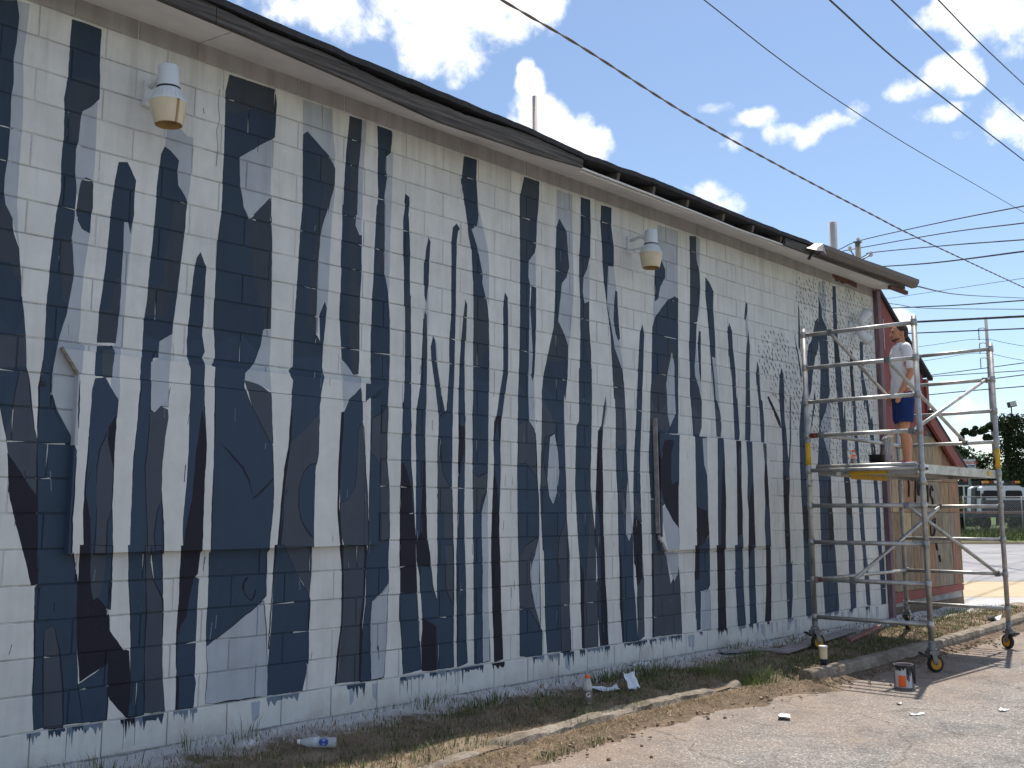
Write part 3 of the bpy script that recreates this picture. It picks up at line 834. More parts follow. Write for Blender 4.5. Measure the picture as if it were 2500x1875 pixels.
N 5382,3224 5405,3177 5386,2865 5380,2646 5391,2204 5384,2169 5387,1849 5383,1500 5392,1239 5401,1068 5410,841 5420,452 5429,248 5318,230 5305,816 5302,1123 5307,1240 5316,1814 5313,2132 5317,2454 5323,2586 5335,2826 5362,3082
D 5382,3224 5405,3177 5393,2866 5338,2848 5362,3082
K 5327,2154 5377,2147 5372,1922 5344,1836 5317,1657 5308,1920
L 5534,4028 5589,3855 5644,3682 5660,3501 5654,3204 5569,3349 5568,3462 5491,3709 5437,3823 5489,3891
L 5641,1620 5652,1234 5655,1113 5657,796 5681,242 5601,230 5586,800 5574,1063 5566,1236 5564,1501
N 5349,4466 5508,4480 5502,4274 5527,3981 5527,3957 5505,3883 5444,3836 5506,3712 5583,3465 5576,3396 5630,3234 5654,3068 5664,2676 5657,2398 5651,2098 5652,1826 5638,1609 5579,1448 5581,1236 5589,1062 5601,230 5500,230 5496,805 5494,1118 5486,1237 5474,1820 5471,2250 5477,2468 5477,2383 5470,3378 5446,3655 5408,3772 5399,3872 5368,4036 5368,4013 5329,4231
D 5479,3267 5600,3264 5646,3124 5663,2855 5587,2779 5557,2676 5475,2667
D 5474,1777 5533,1736 5645,1782 5638,1620 5579,1555 5572,1469 5477,1469
N 5849,3359 5884,3309 5889,2986 5890,2644 5866,2528 5835,2356 5812,2233 5804,2240 5789,2051 5797,1830 5790,1448 5791,1232 5798,1109 5807,682 5831,237 5733,226 5710,583 5693,1112 5692,1233 5706,1502 5720,1828 5712,2069 5734,2235 5750,2250 5788,2465 5826,2648 5826,2921 5825,3207
K 5742,2264 5811,2269 5792,1962 5781,2094 5765,2215 5719,2069 5727,2213
K 5720,1839 5759,1665 5774,1546 5790,1448 5791,1232 5798,1109 5807,682 5831,237 5726,227 5710,583 5685,1112 5692,1233
L 6138,3680 6240,3783 6242,3483 6170,3447 6137,3536
L 6136,3204 6170,3280 6186,3082 6202,2860 6184,2648 6218,2628 6225,2444 6218,2649 6229,2163 6150,2239 6125,2420 6126,2619
N 6089,4488 6295,4472 6285,4296 6294,4370 6258,4067 6249,3846 6231,3782 6154,3695 6146,3538 6171,3471 6161,3208 6152,2854 6143,2621 6142,2437 6142,2422 6150,2250 6216,2174 6240,2072 6255,1741 6271,1570 6278,1288 6284,872 6290,452 6314,428 6313,220 6032,238 6025,452 6018,1103 6010,1237 6002,1568 6011,2128 6011,2468 6020,2609 6028,2840 6037,3248 6038,3661 6030,4258
D 6089,4488 6295,4472 6285,4296 6259,4144 6267,4154 6173,4085 6155,3924 6055,4023 6035,4079 6030,4258
D 6071,4026 6155,3984 6155,3863 6206,3813 6121,3677 6054,3783
D 6011,2195 6117,2248 6166,2228 6232,2140 6247,1763 6181,1818 6116,1867 6011,1863
N 6187,3468 6247,3460 6246,3268 6245,3102 6235,2864 6218,2651 6192,2602 6184,2648 6202,2860 6186,3070 6170,3269
L 6274,1232 6275,831 6284,872 6290,463 6209,633 6161,801 6153,988 6178,1098 6219,1077
D 6049,1082 6098,1158 6261,1232 6227,1077 6178,990 6161,837 6162,1098 6177,789 6225,621 6290,452 6160,604 6096,641 6025,667 6018,993 6049,1102
L 6535,4453 6746,4453 6743,4222 6686,4058 6577,4161 6523,4124
L 6667,4073 6743,4235 6762,3545 6731,3230 6691,2967 6620,3067 6523,3176 6533,3263 6571,3563 6644,3625 6682,3731
N 6522,4099 6568,4178 6667,4073 6700,3734 6662,3628 6598,3567 6579,3453 6550,3265 6541,3179 6638,3070 6682,2978 6661,2671 6632,2477 6614,2520 6619,2163 6633,1750 6638,1400 6669,1084 6664,626 6685,228 6371,236 6348,536 6335,1094 6311,1288 6288,1627 6307,2029 6326,2378 6310,2553 6318,2520 6336,2663 6424,2946 6478,3097 6499,3440 6511,3873
D 6522,4061 6667,4054 6684,3907 6665,3853 6691,3733 6662,3628 6599,3592 6629,3896 6567,4058
D 6487,3147 6550,3192 6638,3070 6682,2978 6663,2853 6511,2812 6389,2811 6424,2946
D 6326,2460 6420,2350 6497,2214 6488,2155 6350,2112 6332,1915 6381,1686 6305,1662 6298,1914 6317,2261
L 6488,2155 6530,1981 6537,1806 6509,1631 6456,1515 6406,1595 6381,1744 6400,1975 6418,2116
D 6638,1423 6640,813 6668,969 6671,455 6677,217 6556,218 6543,634 6537,974 6512,1000 6531,1205 6584,1307
L 6997,3827 6991,3444 6910,3406 6883,3502 6895,3669 6944,3753
N 6878,4465 7013,4464 7018,4166 7007,3893 6963,3770 6905,3670 6893,3529 6920,3420 6987,3449 6983,3203 7007,2955 7000,2508 6822,2493 6849,3060 6854,3435 6839,3709 6841,3861 6864,4134 6867,4327
D 6850,3812 7004,3892 6963,3770 6905,3670 6893,3529 6864,3487
D 6881,3364 6977,3448 6980,3014 7005,2830 6950,2948 6916,3193
N 6826,2783 7014,2803 6993,2062 6977,1698 7001,1458 7025,1219 7036,793 7056,836 7063,226 6845,230 6823,615 6812,1080 6811,989 6779,1282 6757,1694 6769,1932 6782,2232 6820,2295
D 6959,1698 6977,1662 7034,1219 7036,793 7056,836 7063,226 6872,227 6870,728 6920,1018 6931,1102 6963,1398
K 6811,1024 6872,870 6872,844 6872,227 6836,236 6823,615 6810,963
L 7212,2534 7230,2460 7191,2283 7148,2255 7181,2444
N 7209,2565 7211,2471 7168,2269 7154,2070 7157,1702 7158,1277 7177,786 7192,591 7213,224 7091,223 7068,482 7051,1073 7034,1219 7050,1579 7074,1882 7090,2214 7139,2267 7171,2443
K 7090,2214 7158,2231 7145,2069 7157,1702 7158,1277 7177,786 7192,591 7213,224 7110,228 7100,715 7107,1071 7110,1217 7095,1458 7050,1579 7076,1944
L 7268,3851 7363,3862 7405,3639 7445,3136 7469,2854 7341,3045 7286,3270 7241,3469 7255,3679
L 7435,3147 7490,2882 7487,2752 7361,3035
N 7180,4451 7342,4461 7337,4260 7374,4069 7369,3863 7278,3853 7265,3681 7251,3471 7306,3273 7362,3048 7459,2878 7512,2550 7340,2536 7318,2863 7294,3181 7241,3495 7205,3684 7189,3875 7183,4070 7167,4263
N 7384,3622 7415,3614 7421,3458 7445,3149 7414,3125 7375,3191 7347,3317 7362,3514
N 7337,2837 7479,2852 7513,2598 7530,2279 7530,2037 7544,1760 7563,1334 7539,1173 7602,1259 7609,764 7634,563 7655,219 7436,227 7405,578 7387,1063 7386,1029 7372,1274 7370,1644 7357,1954 7364,2268 7351,2584
D 7321,3017 7362,3048 7459,2878 7505,2690 7512,2550 7513,2598 7530,2279 7532,2126 7360,2067 7364,2268 7351,2584 7337,2837
D 7380,1632 7512,1709 7494,1397 7480,1223 7425,1459
L 7534,1772 7559,1584 7602,1271 7539,1167 7490,1248 7486,1459 7510,1646
K 7616,1421 7708,1371 7748,1332 7753,757 7759,990 7765,840 7659,733 7634,932 7614,960 7602,1259
D 7659,733 7765,840 7759,259 7655,219 7654,561
K 7387,1063 7416,1063 7427,697 7431,455 7445,226 7416,223 7385,579
N 7813,3346 7847,3254 7830,3051 7784,2573 7802,2807 7765,2293 7749,2098 7732,1841 7733,1510 7749,1345 7616,1396 7624,1711 7655,2094 7681,2288 7704,2745 7699,2566 7730,2908 7771,3244
D 7632,1623 7733,1510 7749,1358 7627,1421
L 8106,4452 8479,4460 8439,3711 8238,3637 8028,3427 8006,3438 8012,3630 8106,3783 8200,3854 8204,3980 8140,4094 8072,4095
N 8048,4049 8151,4096 8227,3985 8224,3900 8129,3786 8102,3658 8034,3612 8029,3825
N 8028,3441 8239,3651 8380,3727 8450,3713 8409,2624 8395,2265 7903,2236 7926,2633 7935,2585 7957,2932 7981,3339
D 8196,3094 8245,3182 8315,3205 8360,3183 8364,2976 8374,2947 8356,2466 8260,2324 8167,2252 7992,2321 7905,2302 7926,2633 7940,2741 8099,2880
L 8311,3115 8352,2975 8351,2619 8356,2466 8248,2323 8219,2456 8208,2793 8193,2686 8235,2894
N 7905,2315 8014,2335 8023,1589 7904,1588 7884,1975
D 7893,1575 8023,1589 8022,1227 8126,1071 8202,734 8343,906 8363,840 8375,579 8384,230 7904,234 7909,1049 7909,1076
L 8103,1058 8348,1039 8336,728 8340,827 8269,753 8206,846 8135,1016
K 7898,1049 7930,1048 7924,544 7914,233 7883,236
N 8014,2322 8167,2252 8417,2252 8386,1726 8097,1511 8023,1602
K 8142,2170 8210,2194 8300,2192 8310,2152 8261,2056 8251,1790 8272,1737 8376,1779 8369,1288 8270,1368 8141,1512 8060,1720 8058,1982
L 8096,1485 8141,1512 8270,1368 8369,1288 8376,1195 8372,1075 8170,1069 8130,1200 8082,1394
D 8023,1589 8100,1590 8086,1200 8022,1227
L 8809,4463 8897,4459 8868,4085 8784,4172
L 8853,4039 8861,3662 8779,3491
L 8769,3247 8805,2952 8837,2842 8846,2660 8848,2713 8703,2855 8704,2871 8710,3013
D 8685,4452 8822,4466 8811,4207 8868,4085 8871,3867 8805,3509 8656,3453 8679,4008
N 8656,3460 8792,3493 8770,3275 8722,3014 8729,2902 8797,2779 8845,2642 8828,2360 8774,2245 8665,2253 8651,2487 8624,2693 8623,2973 8625,2724 8634,3216
D 8728,2871 8797,2779 8845,2642 8828,2360 8774,2245 8703,2282 8690,2560
N 8825,3411 8862,3402 8852,3171 8838,2856 8805,2952 8793,3235
N 8701,2255 8921,2253 8916,1875 8908,1447 8693,1514 8697,1869
L 8835,2241 8921,2246 8914,1834 8858,1957
K 8693,1514 8908,1447 8922,1213 8821,1133 8745,1061 8685,1062
N 8922,1206 8927,1066 8750,1063 8833,1140
K 8652,1108 8735,1106 8719,758 8636,748
N 8735,1106 8917,1101 8910,695 8871,643 8738,637 8720,241 8649,234 8637,497 8636,748 8719,758
L 8749,623 8907,641 8911,225 8731,227
L 9139,3351 9169,2917 9183,2688 9201,2527 9102,2605 9083,2733 9071,3020 9063,3123
N 8979,4034 9054,4000 9140,3896 9118,3715 9139,3351 9129,3145 9065,3153 9104,2911 9119,2683 9143,2666 9201,2527 9219,2384 9200,2265 9111,2275 9089,2590 9058,3019 9055,2678 9038,3121 8998,3624 8970,3839
D 9089,2604 9189,2540 9219,2384 9200,2265 9111,2275
N 9136,2253 9252,2257 9266,2028 9228,1055 9088,1059 9117,1881
K 9257,2114 9269,1602 9240,1055 9139,1058 9186,1742
K 9053,1098 9217,1094 9207,666 9209,214 9046,214 9053,606
N 9433,3586 9490,3500 9494,3321 9534,3072 9541,2718 9558,2774 9587,2333 9569,2252 9475,2254 9469,2619 9453,3060 9446,2944 9409,3236 9390,3487
K 9502,2248 9610,2246 9594,1750 9605,1461 9590,1203 9595,1060 9475,1060 9500,1748
N 9610,2246 9585,1822 9549,1894 9548,2112
N 9496,1190 9591,1217 9595,1060 9488,1056
N 9424,1090 9570,1086 9571,647 9598,211 9439,196 9409,586
L 9784,3678 9837,3762 9837,3531 9789,3433
N 9802,3884 9843,3871 9838,3778 9788,3655 9761,3674 9783,3800
N 9839,3562 9861,3366 9842,3135 9832,2742 9835,2798 9827,2422 9803,2257 9693,2266 9737,2789 9755,3092 9757,3126 9785,3357
D 9839,3562 9861,3366 9842,3135 9764,3141 9785,3357
N 9719,2252 9844,2251 9846,1829 9851,1461 9854,1061 9703,1057 9727,1461 9708,1607 9740,1899
K 9830,1784 9847,1608 9854,1061 9703,1057 9731,1534
N 9691,1084 9828,1080 9818,706 9829,221 9679,204 9678,642
K 9691,1084 9773,1082 9691,855
N 10017,3212 10055,3127 10057,2927 10075,2762 10103,2744 10127,2441 10115,2258 10043,2254 10026,2662 9987,2964 9983,3116 9975,2996
D 10085,2241 10158,2245 10158,2032 10113,2001
K 10113,2001 10158,2032 10179,1686 10182,1522 10098,1551 10087,1835
N 10098,1551 10182,1522 10195,1060 10079,1055 10068,1314
K 10066,1075 10181,1072 10160,544 10137,211 9996,222 10046,550
K 10212,2803 10257,2814 10382,2677 10494,2544 10518,2452 10459,2480 10349,2628
N 10579,3189 10617,3110 10602,2556 10625,2459 10649,2147 10673,2054 10672,1837 10634,1527 10630,1068 10628,840 10663,894 10646,471 10597,220 10506,212 10499,525 10517,974 10520,1222 10512,1526 10519,1833 10531,2220 10518,2452 10494,2764 10490,2920 10481,2797 10517,3084
K 10524,1910 10672,1837 10634,1527 10619,916 10537,844 10509,1071 10512,1526
D 10752,2912 10774,2786 10738,2308 10659,1867 10638,1913 10701,2306
N 10880,3763 10919,3646 11000,3443 11074,3140 11039,3103 10968,3439
D 11041,4051 11070,3997 11073,3666 11061,3466 11011,3493
D 11470,3888 11552,3950 11560,3730 11291,3360 11233,3271 11346,3618
N 11509,3740 11559,3713 11527,3539 11430,3410 11342,3166 11291,2963 11216,2858 11178,2595 11183,2656 11081,2006 11107,1529 11120,900 11174,955 11160,209 10966,193 10944,500 10949,962 10953,1216 10937,1607 10936,2001 10957,2479 11032,2807 11051,2844 11143,3179 11273,3558
K 10962,1529 11092,1545 11111,1371 11053,1058 10947,1138
N 11382,2963 11402,2873 11334,2670 11253,2498 11214,2430 11324,2748 11356,2932
L 11594,4447 11801,4465 11780,3827 11626,4081 11564,4175
L 11697,2898 11813,2941 11779,2636 11777,2614 11719,2093 11576,2319 11497,2595 11611,2723
N 11595,4214 11648,4136 11668,3967 11781,3845 11786,3501 11793,2990 11732,2901 11646,2726 11531,2598 11490,2512 11610,2320 11712,2093 11726,1862 11689,1647 11725,1287 11777,717 11787,260 11762,182 11423,206 11394,632 11388,949 11376,813 11405,1531 11409,1773 11379,2016 11448,2427 11516,3013 11522,2883 11566,3391 11543,3727 11565,3986
K 11656,1860 11708,1861 11743,1287 11703,1044 11608,949 11595,1369
N 11986,4444 12082,4451 12090,4063 12076,3710 12135,3368 12158,3022 12141,2660 12201,2901 12205,2556 12210,2043 12240,1789 12272,1366 12277,863 12283,923 12266,212 12119,205 12104,599 12118,928 12092,1035 12097,1451 12073,1954 12049,2461 11998,2885 11996,3056 11984,2921 11956,3400 11955,3781 11979,4047
K 11980,3854 12066,3726 12096,3538 12135,3368 12009,3389 11959,3435
K 12073,1954 12249,1874 12270,1535 12253,1367 12097,1451
D 12179,2675 12225,2386 12191,2042 12185,2349
N 12424,3638 12495,3584 12468,3314 12513,3000 12519,2686 12506,2750 12531,2436 12548,2228 12570,1882 12591,1537 12604,1108 12625,767 12640,913 12683,234 12624,221 12568,241 12527,747 12526,916 12479,1195 12458,1536 12445,1965 12432,2396 12428,2920 12385,2677 12403,3044 12381,3394
K 12424,3638 12495,3584 12468,3314 12513,3000 12415,2975 12381,3394
N 12730,3792 12828,3787 12782,3346 12873,3085 12953,2715 13001,2785 13022,2427 13043,2071 13074,1805 13105,1363 13105,837 13153,898 13154,203 13010,178 12992,903 12965,1015 12974,1451 12943,1891 12922,2244 12870,2686 12819,2951 12784,2809 12723,3161 12701,3518"""
PC = {'W': (.635, .635, .615), 'N': (.034, .057, .094), 'D': (.062, .076, .099), 'L': (.40, .43, .475), 'K': (.016, .0155, .027), 'n': (.030, .049, .080), 'd': (.045, .056, .074),
      'G': (.37, .35, .345), 'S': (.16, .20, .26), 'T': (.36, .40, .46)}


def warp_pt(x, z):
    a = noise.noise(Vector((x * 4.5, z * 1.8, .3))) * .007 + noise.noise(Vector((x * 31, z * 24, 1.3))) * .0032
    b = noise.noise(Vector((x * 9, z * 5, 4.3))) * .006 + noise.noise(Vector((x * 45, z * 9, 2.3))) * .005
    return x + a, z + b


def dense(poly, step=.034):
    out = []
    n = len(poly)
    for i in range(n):
        (x0, z0), (x1, z1) = poly[i], poly[(i + 1) % n]
        k = max(1, int(math.hypot(x1 - x0, z1 - z0) / step))
        for j in range(k):
            t = j / k
            out.append(warp_pt(x0 + (x1 - x0) * t, z0 + (z1 - z0) * t))
    return out


RAW = []
for line in MURAL.strip().split('\n'):
    c, *pts = line.split()
    RAW.append((c, [tuple(int(v) / 1000 for v in p.split(',')) for p in pts]))
# two more trunks round the side the photograph does not show
RAW.append(('N', [(.55, 4.3), (.85, 4.35), (.88, 3), (.82, 1.6), (.9, .22), (.6, .22), (.52, 1.8)]))
RAW.append(('D', [(1.15, 3.9), (1.3, 4.0), (1.34, 2.4), (1.28, .22), (1.12, .22), (1.08, 2.2)]))

TOPZ, BASEZ, CRS = 4.487, .220, .2032
PAINT = []                                   # (colour, pts array, bbox)
for c, poly in RAW:
    poly = [(x, min(z, TOPZ - .02)) for x, z in poly]
    # darker paint tones up high, partly putting the weaker road bounce into the colour
    if c in 'ND' and min(z for x, z in poly) > 2.35:
        c = c.lower()
    PAINT.append((c, dense(poly)))
    if c in 'ND' and max(z for x, z in poly) > 2.7:
        PAINT.append((c.lower() + '^', dense(poly)))
# hand-painted dark outlines on the lower half
orng = random.Random(11)
lines = []
for c, pts in PAINT:
    if c in 'WKnd' or '^' in c:
        continue
    n = len(pts); i = 0
    while i < n:
        x, z = pts[i]
        if z < 2.25 and orng.random() < .30:
            L = orng.randint(8, 26)
            run = [pts[(i + j) % n] for j in range(L + 1)]
            run = [p for p in run if p[1] < 2.35]
            if len(run) > 3:
                w = orng.uniform(.0022, .0055)
                le, ri = [], []
                for j, p in enumerate(run):
                    q0, q1 = run[max(0, j - 1)], run[min(len(run) - 1, j + 1)]
                    dx, dz = q1[0] - q0[0], q1[1] - q0[1]; l = math.hypot(dx, dz) or 1
                    ww = w * (.25 + .75 * math.sin(math.pi * min(.95, max(.05, j / (len(run) - 1)))))
                    le.append((p[0] - dz / l * ww, p[1] + dx / l * ww)); ri.append((p[0] + dz / l * ww, p[1] - dx / l * ww))
                lines.append(('K', le + ri[::-1]))
            i += L
        else:
            i += 4
PAINT += lines
# thin vertical dashes and drips left on the white
for _ in range(150):
    x, z = orng.uniform(1.6, 12.8), orng.uniform(.3, 2.6) if orng.random() < .8 else orng.uniform(2.6, 4.2)
    h, w, lean = orng.uniform(.03, .12), orng.uniform(.0015, .003), orng.uniform(-.012, .012)
    PAINT.append((orng.choice('SK'), [(x - w, z), (x + w, z), (x + w + lean, z + h), (x - w + lean, z + h)]))


def poly_col_at(x, z, skip=()):
    res = 'W'
    for c, pts, bb in PB:
        if bb[0] <= x <= bb[2] and bb[1] <= z <= bb[3]:
            ins = False
            j = len(pts) - 1
            for i in range(len(pts)):
                xi, zi = pts[i]; xj, zj = pts[j]
                if (zi > z) != (zj > z) and x < (xj - xi) * (z - zi) / (zj - zi) + xi:
                    ins = not ins
                j = i
            if ins:
                res = c[0].upper()
    return res


def with_bb(lst):
    out = []
    for c, pts in lst:
        a = np.array(pts)
        out.append((c, a, (a[:, 0].min(), a[:, 1].min(), a[:, 0].max(), a[:, 1].max())))
    return out


PB = with_bb(PAINT)
# brush ends and drips of the trunks run down over the plain footing course
drips = []
x = 1.4
while x < 13.0:
    c = poly_col_at(x, BASEZ + .05)
    if c in 'NDK' and orng.random() < .8:
        w = orng.uniform(.05, .18)
        top = BASEZ - .004
        pts = [(x - w / 2, BASEZ + .02), (x + w / 2, BASEZ + .02)]
        k = orng.randint(3, 6)
        for j in range(k):
            xx = x + w / 2 - w * (j + .5) / k
            pts.append((xx + w * .3 / k, top - orng.uniform(.005, .03)))
            pts.append((xx, top - orng.uniform(.02, .10) * (1.4 if orng.random() < .25 else .7)))
        drips.append((orng.choice('NNSSS' if c != 'K' else 'KNS'), pts))
        if orng.random() < .3:
            xx = x + orng.uniform(-w / 2, w / 2); l = orng.uniform(.08, .2)
            drips.append(('S', [(xx - .003, top), (xx + .003, top), (xx + .001, top - l), (xx - .002, top - l)]))
        x += w * .8
    else:
        if orng.random() < .12:
            w = orng.uniform(.03, .10)
            drips.append(('T', [(x, BASEZ - .02), (x + w, BASEZ - .015), (x + w * .9, BASEZ - orng.uniform(.1, .18)), (x + w * .2, BASEZ - orng.uniform(.1, .18))]))
        x += .06
PB_FOOT = with_bb(drips)


def clip_seg(x0, z0, x1, z1, r):
    t0, t1 = 0.0, 1.0
    dx, dz = x1 - x0, z1 - z0
    for p, q in ((-dx, x0 - r[0]), (dx, r[2] - x0), (-dz, z0 - r[1]), (dz, r[3] - z0)):
        if p == 0:
            if q < 0:
                return None
        else:
            t = q / p
            if p < 0:
                if t > t1:
                    return None
                t0 = max(t0, t)
            else:
                if t < t0:
                    return None
                t1 = min(t1, t)
    if t1 - t0 < 1e-6:
        return None
    return (x0 + dx * t0, z0 + dz * t0, x0 + dx * t1, z0 + dz * t1)


def paint_rect(r, pb, ground='W'):
    """split the rectangle r=(x0,z0,x1,z1) along the paint edges; returns verts, tris, colour letters"""
    near = [(c, a) for c, a, bb in pb if bb[0] < r[2] and bb[2] > r[0] and bb[1] < r[3] and bb[3] > r[1]]
    vs = [Vector((r[0], r[1])), Vector((r[2], r[1])), Vector((r[2], r[3])), Vector((r[0], r[3]))]
    es = [(0, 1), (1, 2), (2, 3), (3, 0)]
    cand = []
    for c, a in near:
        b = np.roll(a, -1, 0)
        lo = np.minimum(a, b); hi = np.maximum(a, b)
        hit = np.where((hi[:, 0] > r[0]) & (lo[:, 0] < r[2]) & (hi[:, 1] > r[1]) & (lo[:, 1] < r[3]))[0]
        for i in hit:
            s = clip_seg(a[i, 0], a[i, 1], b[i, 0], b[i, 1], r)
            if s:
                n = len(vs)
                vs += [Vector((s[0], s[1])), Vector((s[2], s[3]))]
                es.append((n, n + 1))
    if len(es) == 4:
        tris = [(0, 1, 2), (0, 2, 3)]
        ov = vs
    else:
        ov, _, tris, _, _, _ = delaunay_2d_cdt(vs, es, [], 0, 1e-5)
        ov = list(ov)
    cen = np.array([[(ov[t[0]].x + ov[t[1]].x + ov[t[2]].x) / 3, (ov[t[0]].y + ov[t[1]].y + ov[t[2]].y) / 3] for t in tris])
    cols = np.array([ground] * len(tris))
    for c, a in near:
        b = np.roll(a, -1, 0)
        zi, zj = a[:, 1][:, None], b[:, 1][:, None]
        xi, xj = a[:, 0][:, None], b[:, 0][:, None]
        px, pz = cen[:, 0][None], cen[:, 1][None]
        with np.errstate(divide='ignore', invalid='ignore'):
            cr = ((zi > pz) != (zj > pz)) & (px < (xj - xi) * (pz - zi) / (zj - zi) + xi)
        hit = (cr.sum(0) % 2) == 1
        if c.endswith('^'):
            hit &= cen[:, 1] > BASEZ + 11.5 * CRS
        cols[hit] = c[0]
    out = []
    for t in tris:
        a, b, c = (ov[i] for i in t)
        if (b.x - a.x) * (c.y - a.y) - (b.y - a.y) * (c.x - a.x) < 0:
            t = (t[0], t[2], t[1])
        out.append(tuple(t))
    return ov, out, list(cols)


def vary(c, k=.06):
    s = 1 + rng.uniform(-k, k)
    return tuple(min(1, x * s) for x in c)


def painted_block(mb, rect, pb, ground='W', y=0.0, depth=.011, ch=.0035, pal=PC, under=None):
    inner = (rect[0] + ch, rect[1] + ch, rect[2] - ch, rect[3] - ch)
    ov, tris, cols = paint_rect(inner, pb, ground)
    tx, tz = rng.uniform(-.003, .003), rng.uniform(-.004, .004)
    cx, cz = (rect[0] + rect[2]) / 2, (rect[1] + rect[3]) / 2
    yy = lambda x, z: y + (x - cx) * tx + (z - cz) * tz
    cols2 = {k: vary(pal[k], .03) for k in set(cols)}
    o = len(mb.v)
    mb.v += [(p.x, yy(p.x, p.y), p.y) for p in ov]
    for t, c in zip(tris, cols):
        mb.f.append((o + t[0], o + t[1], o + t[2])); mb.c.append(cols2[c]); mb.sm.append(False)
    # arris and sides follow the paint round the edge
    ends = {}
    for t, c in zip(tris, cols):
        for a, b in ((t[0], t[1]), (t[1], t[2]), (t[2], t[0])):
            ends.setdefault((min(a, b), max(a, b)), []).append((a, b, c))
    for e, l in ends.items():
        if len(l) != 1:
            continue
        a, b, c = l[0]
        pa, pb_ = ov[a], ov[b]
        def outer(p):
            x = rect[0] if p.x < inner[0] + 1e-4 else rect[2] if p.x > inner[2] - 1e-4 else p.x
            z = rect[1] if p.y < inner[1] + 1e-4 else rect[3] if p.y > inner[3] - 1e-4 else p.y
            return x, z
        (xa, za), (xb, zb) = outer(pa), outer(pb_)
        n = len(mb.v)
        mb.v += [(xa, yy(xa, za) + ch, za), (xb, yy(xb, zb) + ch, zb), (xa, y + depth, za), (xb, y + depth, zb)]
        mb.f += [(o + b, o + a, n, n + 1), (n + 1, n, n + 2, n + 3)]
        underside = under is not None and pa.y < inner[1] + 1e-4 and pb_.y < inner[1] + 1e-4  # bottom side of a board takes the darker under colour
        mb.c += [cols2[c], under if underside else cols2[c]]; mb.sm += [False] * 2


WX0, WX1 = .2, 13.21
bld = thing('block_building', (WX0, 0, 0), 'long white concrete block building with a mural of dark blue tree trunks', 'building')
MB().prism([(WX0, -.3), (WX1, -.3), (WX1, 4.62), (WX0, 4.62)], .0085, .22).build('wall_core', M['core'], bld)

even = [4.728]
while even[0] > WX0 - .5:
    even.insert(0, even[0] - .404)
while even[-1] < WX1:
    even.append(even[-1] + (.398 if even[-1] < 6 else .386))
odd = [(a + b) / 2 for a, b in zip(even, even[1:])]
blocks = []
for n in range(-1, 22):
    z0, z1 = BASEZ + n * CRS, BASEZ + (n + 1) * CRS
    js = [WX0] + [x for x in (even if n % 2 == 0 else odd) if WX0 + .06 < x < WX1 - .06] + [WX1]
    for a, b in zip(js, js[1:]):
        blocks.append((n, a + .0032, z0 + .0045, b - .0032, z1 - .0045))
WIN1 = (2.231, 1.206, 4.479, 2.42)
WIN2 = (7.955, 1.066, 10.16, 2.25)


def hidden(b):
    for w in (WIN1, WIN2):
        if b[1] > w[0] + .02 and b[3] < w[2] - .06 and b[2] > w[1] + .01 and b[4] < w[3] - .03:
            return True
    return False


blocks = [b for b in blocks if not hidden(b)]
C0 = Vector((0, -5.909, 1.443))


def shown(b):
    c = Vector(((b[1] + b[3]) / 2, 0, (b[2] + b[4]) / 2)); d = (c - C0)
    vis = 1.0 if b[1] > 1.75 else .02
    if b[0] == 21:
        vis *= .5
    return vis * abs(d.y) / d.length ** 3 * (b[3] - b[1])


order = sorted(range(len(blocks)), key=lambda i: -shown(blocks[i]))
big = set(order[:300])
rest = MB()
for i, b in enumerate(blocks):
    n = b[0]
    pb, g = (PB, 'W') if 0 <= n < 21 else (PB_FOOT, 'W') if n < 0 else ([], 'G')
    mb = MB() if i in big else rest
    yj = rng.uniform(-.0012, .0012) - (.006 if n < 0 else 0)
    painted_block(mb, b[1:], pb, g, yj)
    if i in big:
        mb.build('concrete_block', M['paint'], bld)
rest.build('concrete_blockwork', M['paint'], bld, kind='stuff')

# mortar joints: mural colour darkened for joint shade and unpainted mortar, white where the roller skipped
mo = MB()
mr = random.Random(5)


def joint(r, k0, k1):
    pb = PB if r[1] > BASEZ - .02 else PB_FOOT
    ov, tris, cols = paint_rect(r, pb, 'W')
    o = len(mo.v)
    mo.v += [(p.x, .0052, p.y) for p in ov]
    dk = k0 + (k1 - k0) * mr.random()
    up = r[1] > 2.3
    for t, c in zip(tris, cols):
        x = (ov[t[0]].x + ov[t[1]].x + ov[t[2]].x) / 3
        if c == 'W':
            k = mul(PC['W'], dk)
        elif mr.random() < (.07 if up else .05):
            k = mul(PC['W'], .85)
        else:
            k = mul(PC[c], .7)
        mo.f.append(tuple(o + i for i in t)); mo.c.append(k); mo.sm.append(False)


for n in range(-1, 23):
    z = BASEZ + n * CRS
    x = WX0
    while x < WX1:
        x2 = min(WX1, x + .2)
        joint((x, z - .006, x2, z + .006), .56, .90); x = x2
    js = [x for x in (even if n % 2 == 0 else odd) if WX0 < x < WX1]
    for x in js:
        if n < 22:
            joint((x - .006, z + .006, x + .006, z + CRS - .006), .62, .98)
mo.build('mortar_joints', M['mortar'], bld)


# boarded-up windows
def on_board(pb, p):
    k = (5.909 - p) / 5.909
    return [(c, np.stack([a[:, 0] * k, 1.443 + (a[:, 1] - 1.443) * k], 1), (bb[0] * k, 1.443 + (bb[1] - 1.443) * k, bb[2] * k, 1.443 + (bb[3] - 1.443) * k)) for c, a, bb in pb]


mb = MB()
pb1 = on_board(PB, .055)
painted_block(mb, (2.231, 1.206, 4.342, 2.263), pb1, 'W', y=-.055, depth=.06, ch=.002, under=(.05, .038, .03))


w1 = mb.build('boarded_window', M['ply'], bld)
mb = MB()
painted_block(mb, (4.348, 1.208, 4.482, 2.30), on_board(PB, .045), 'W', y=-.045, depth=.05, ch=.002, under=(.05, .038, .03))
mb.build('side_trim', M['ply'], w1)
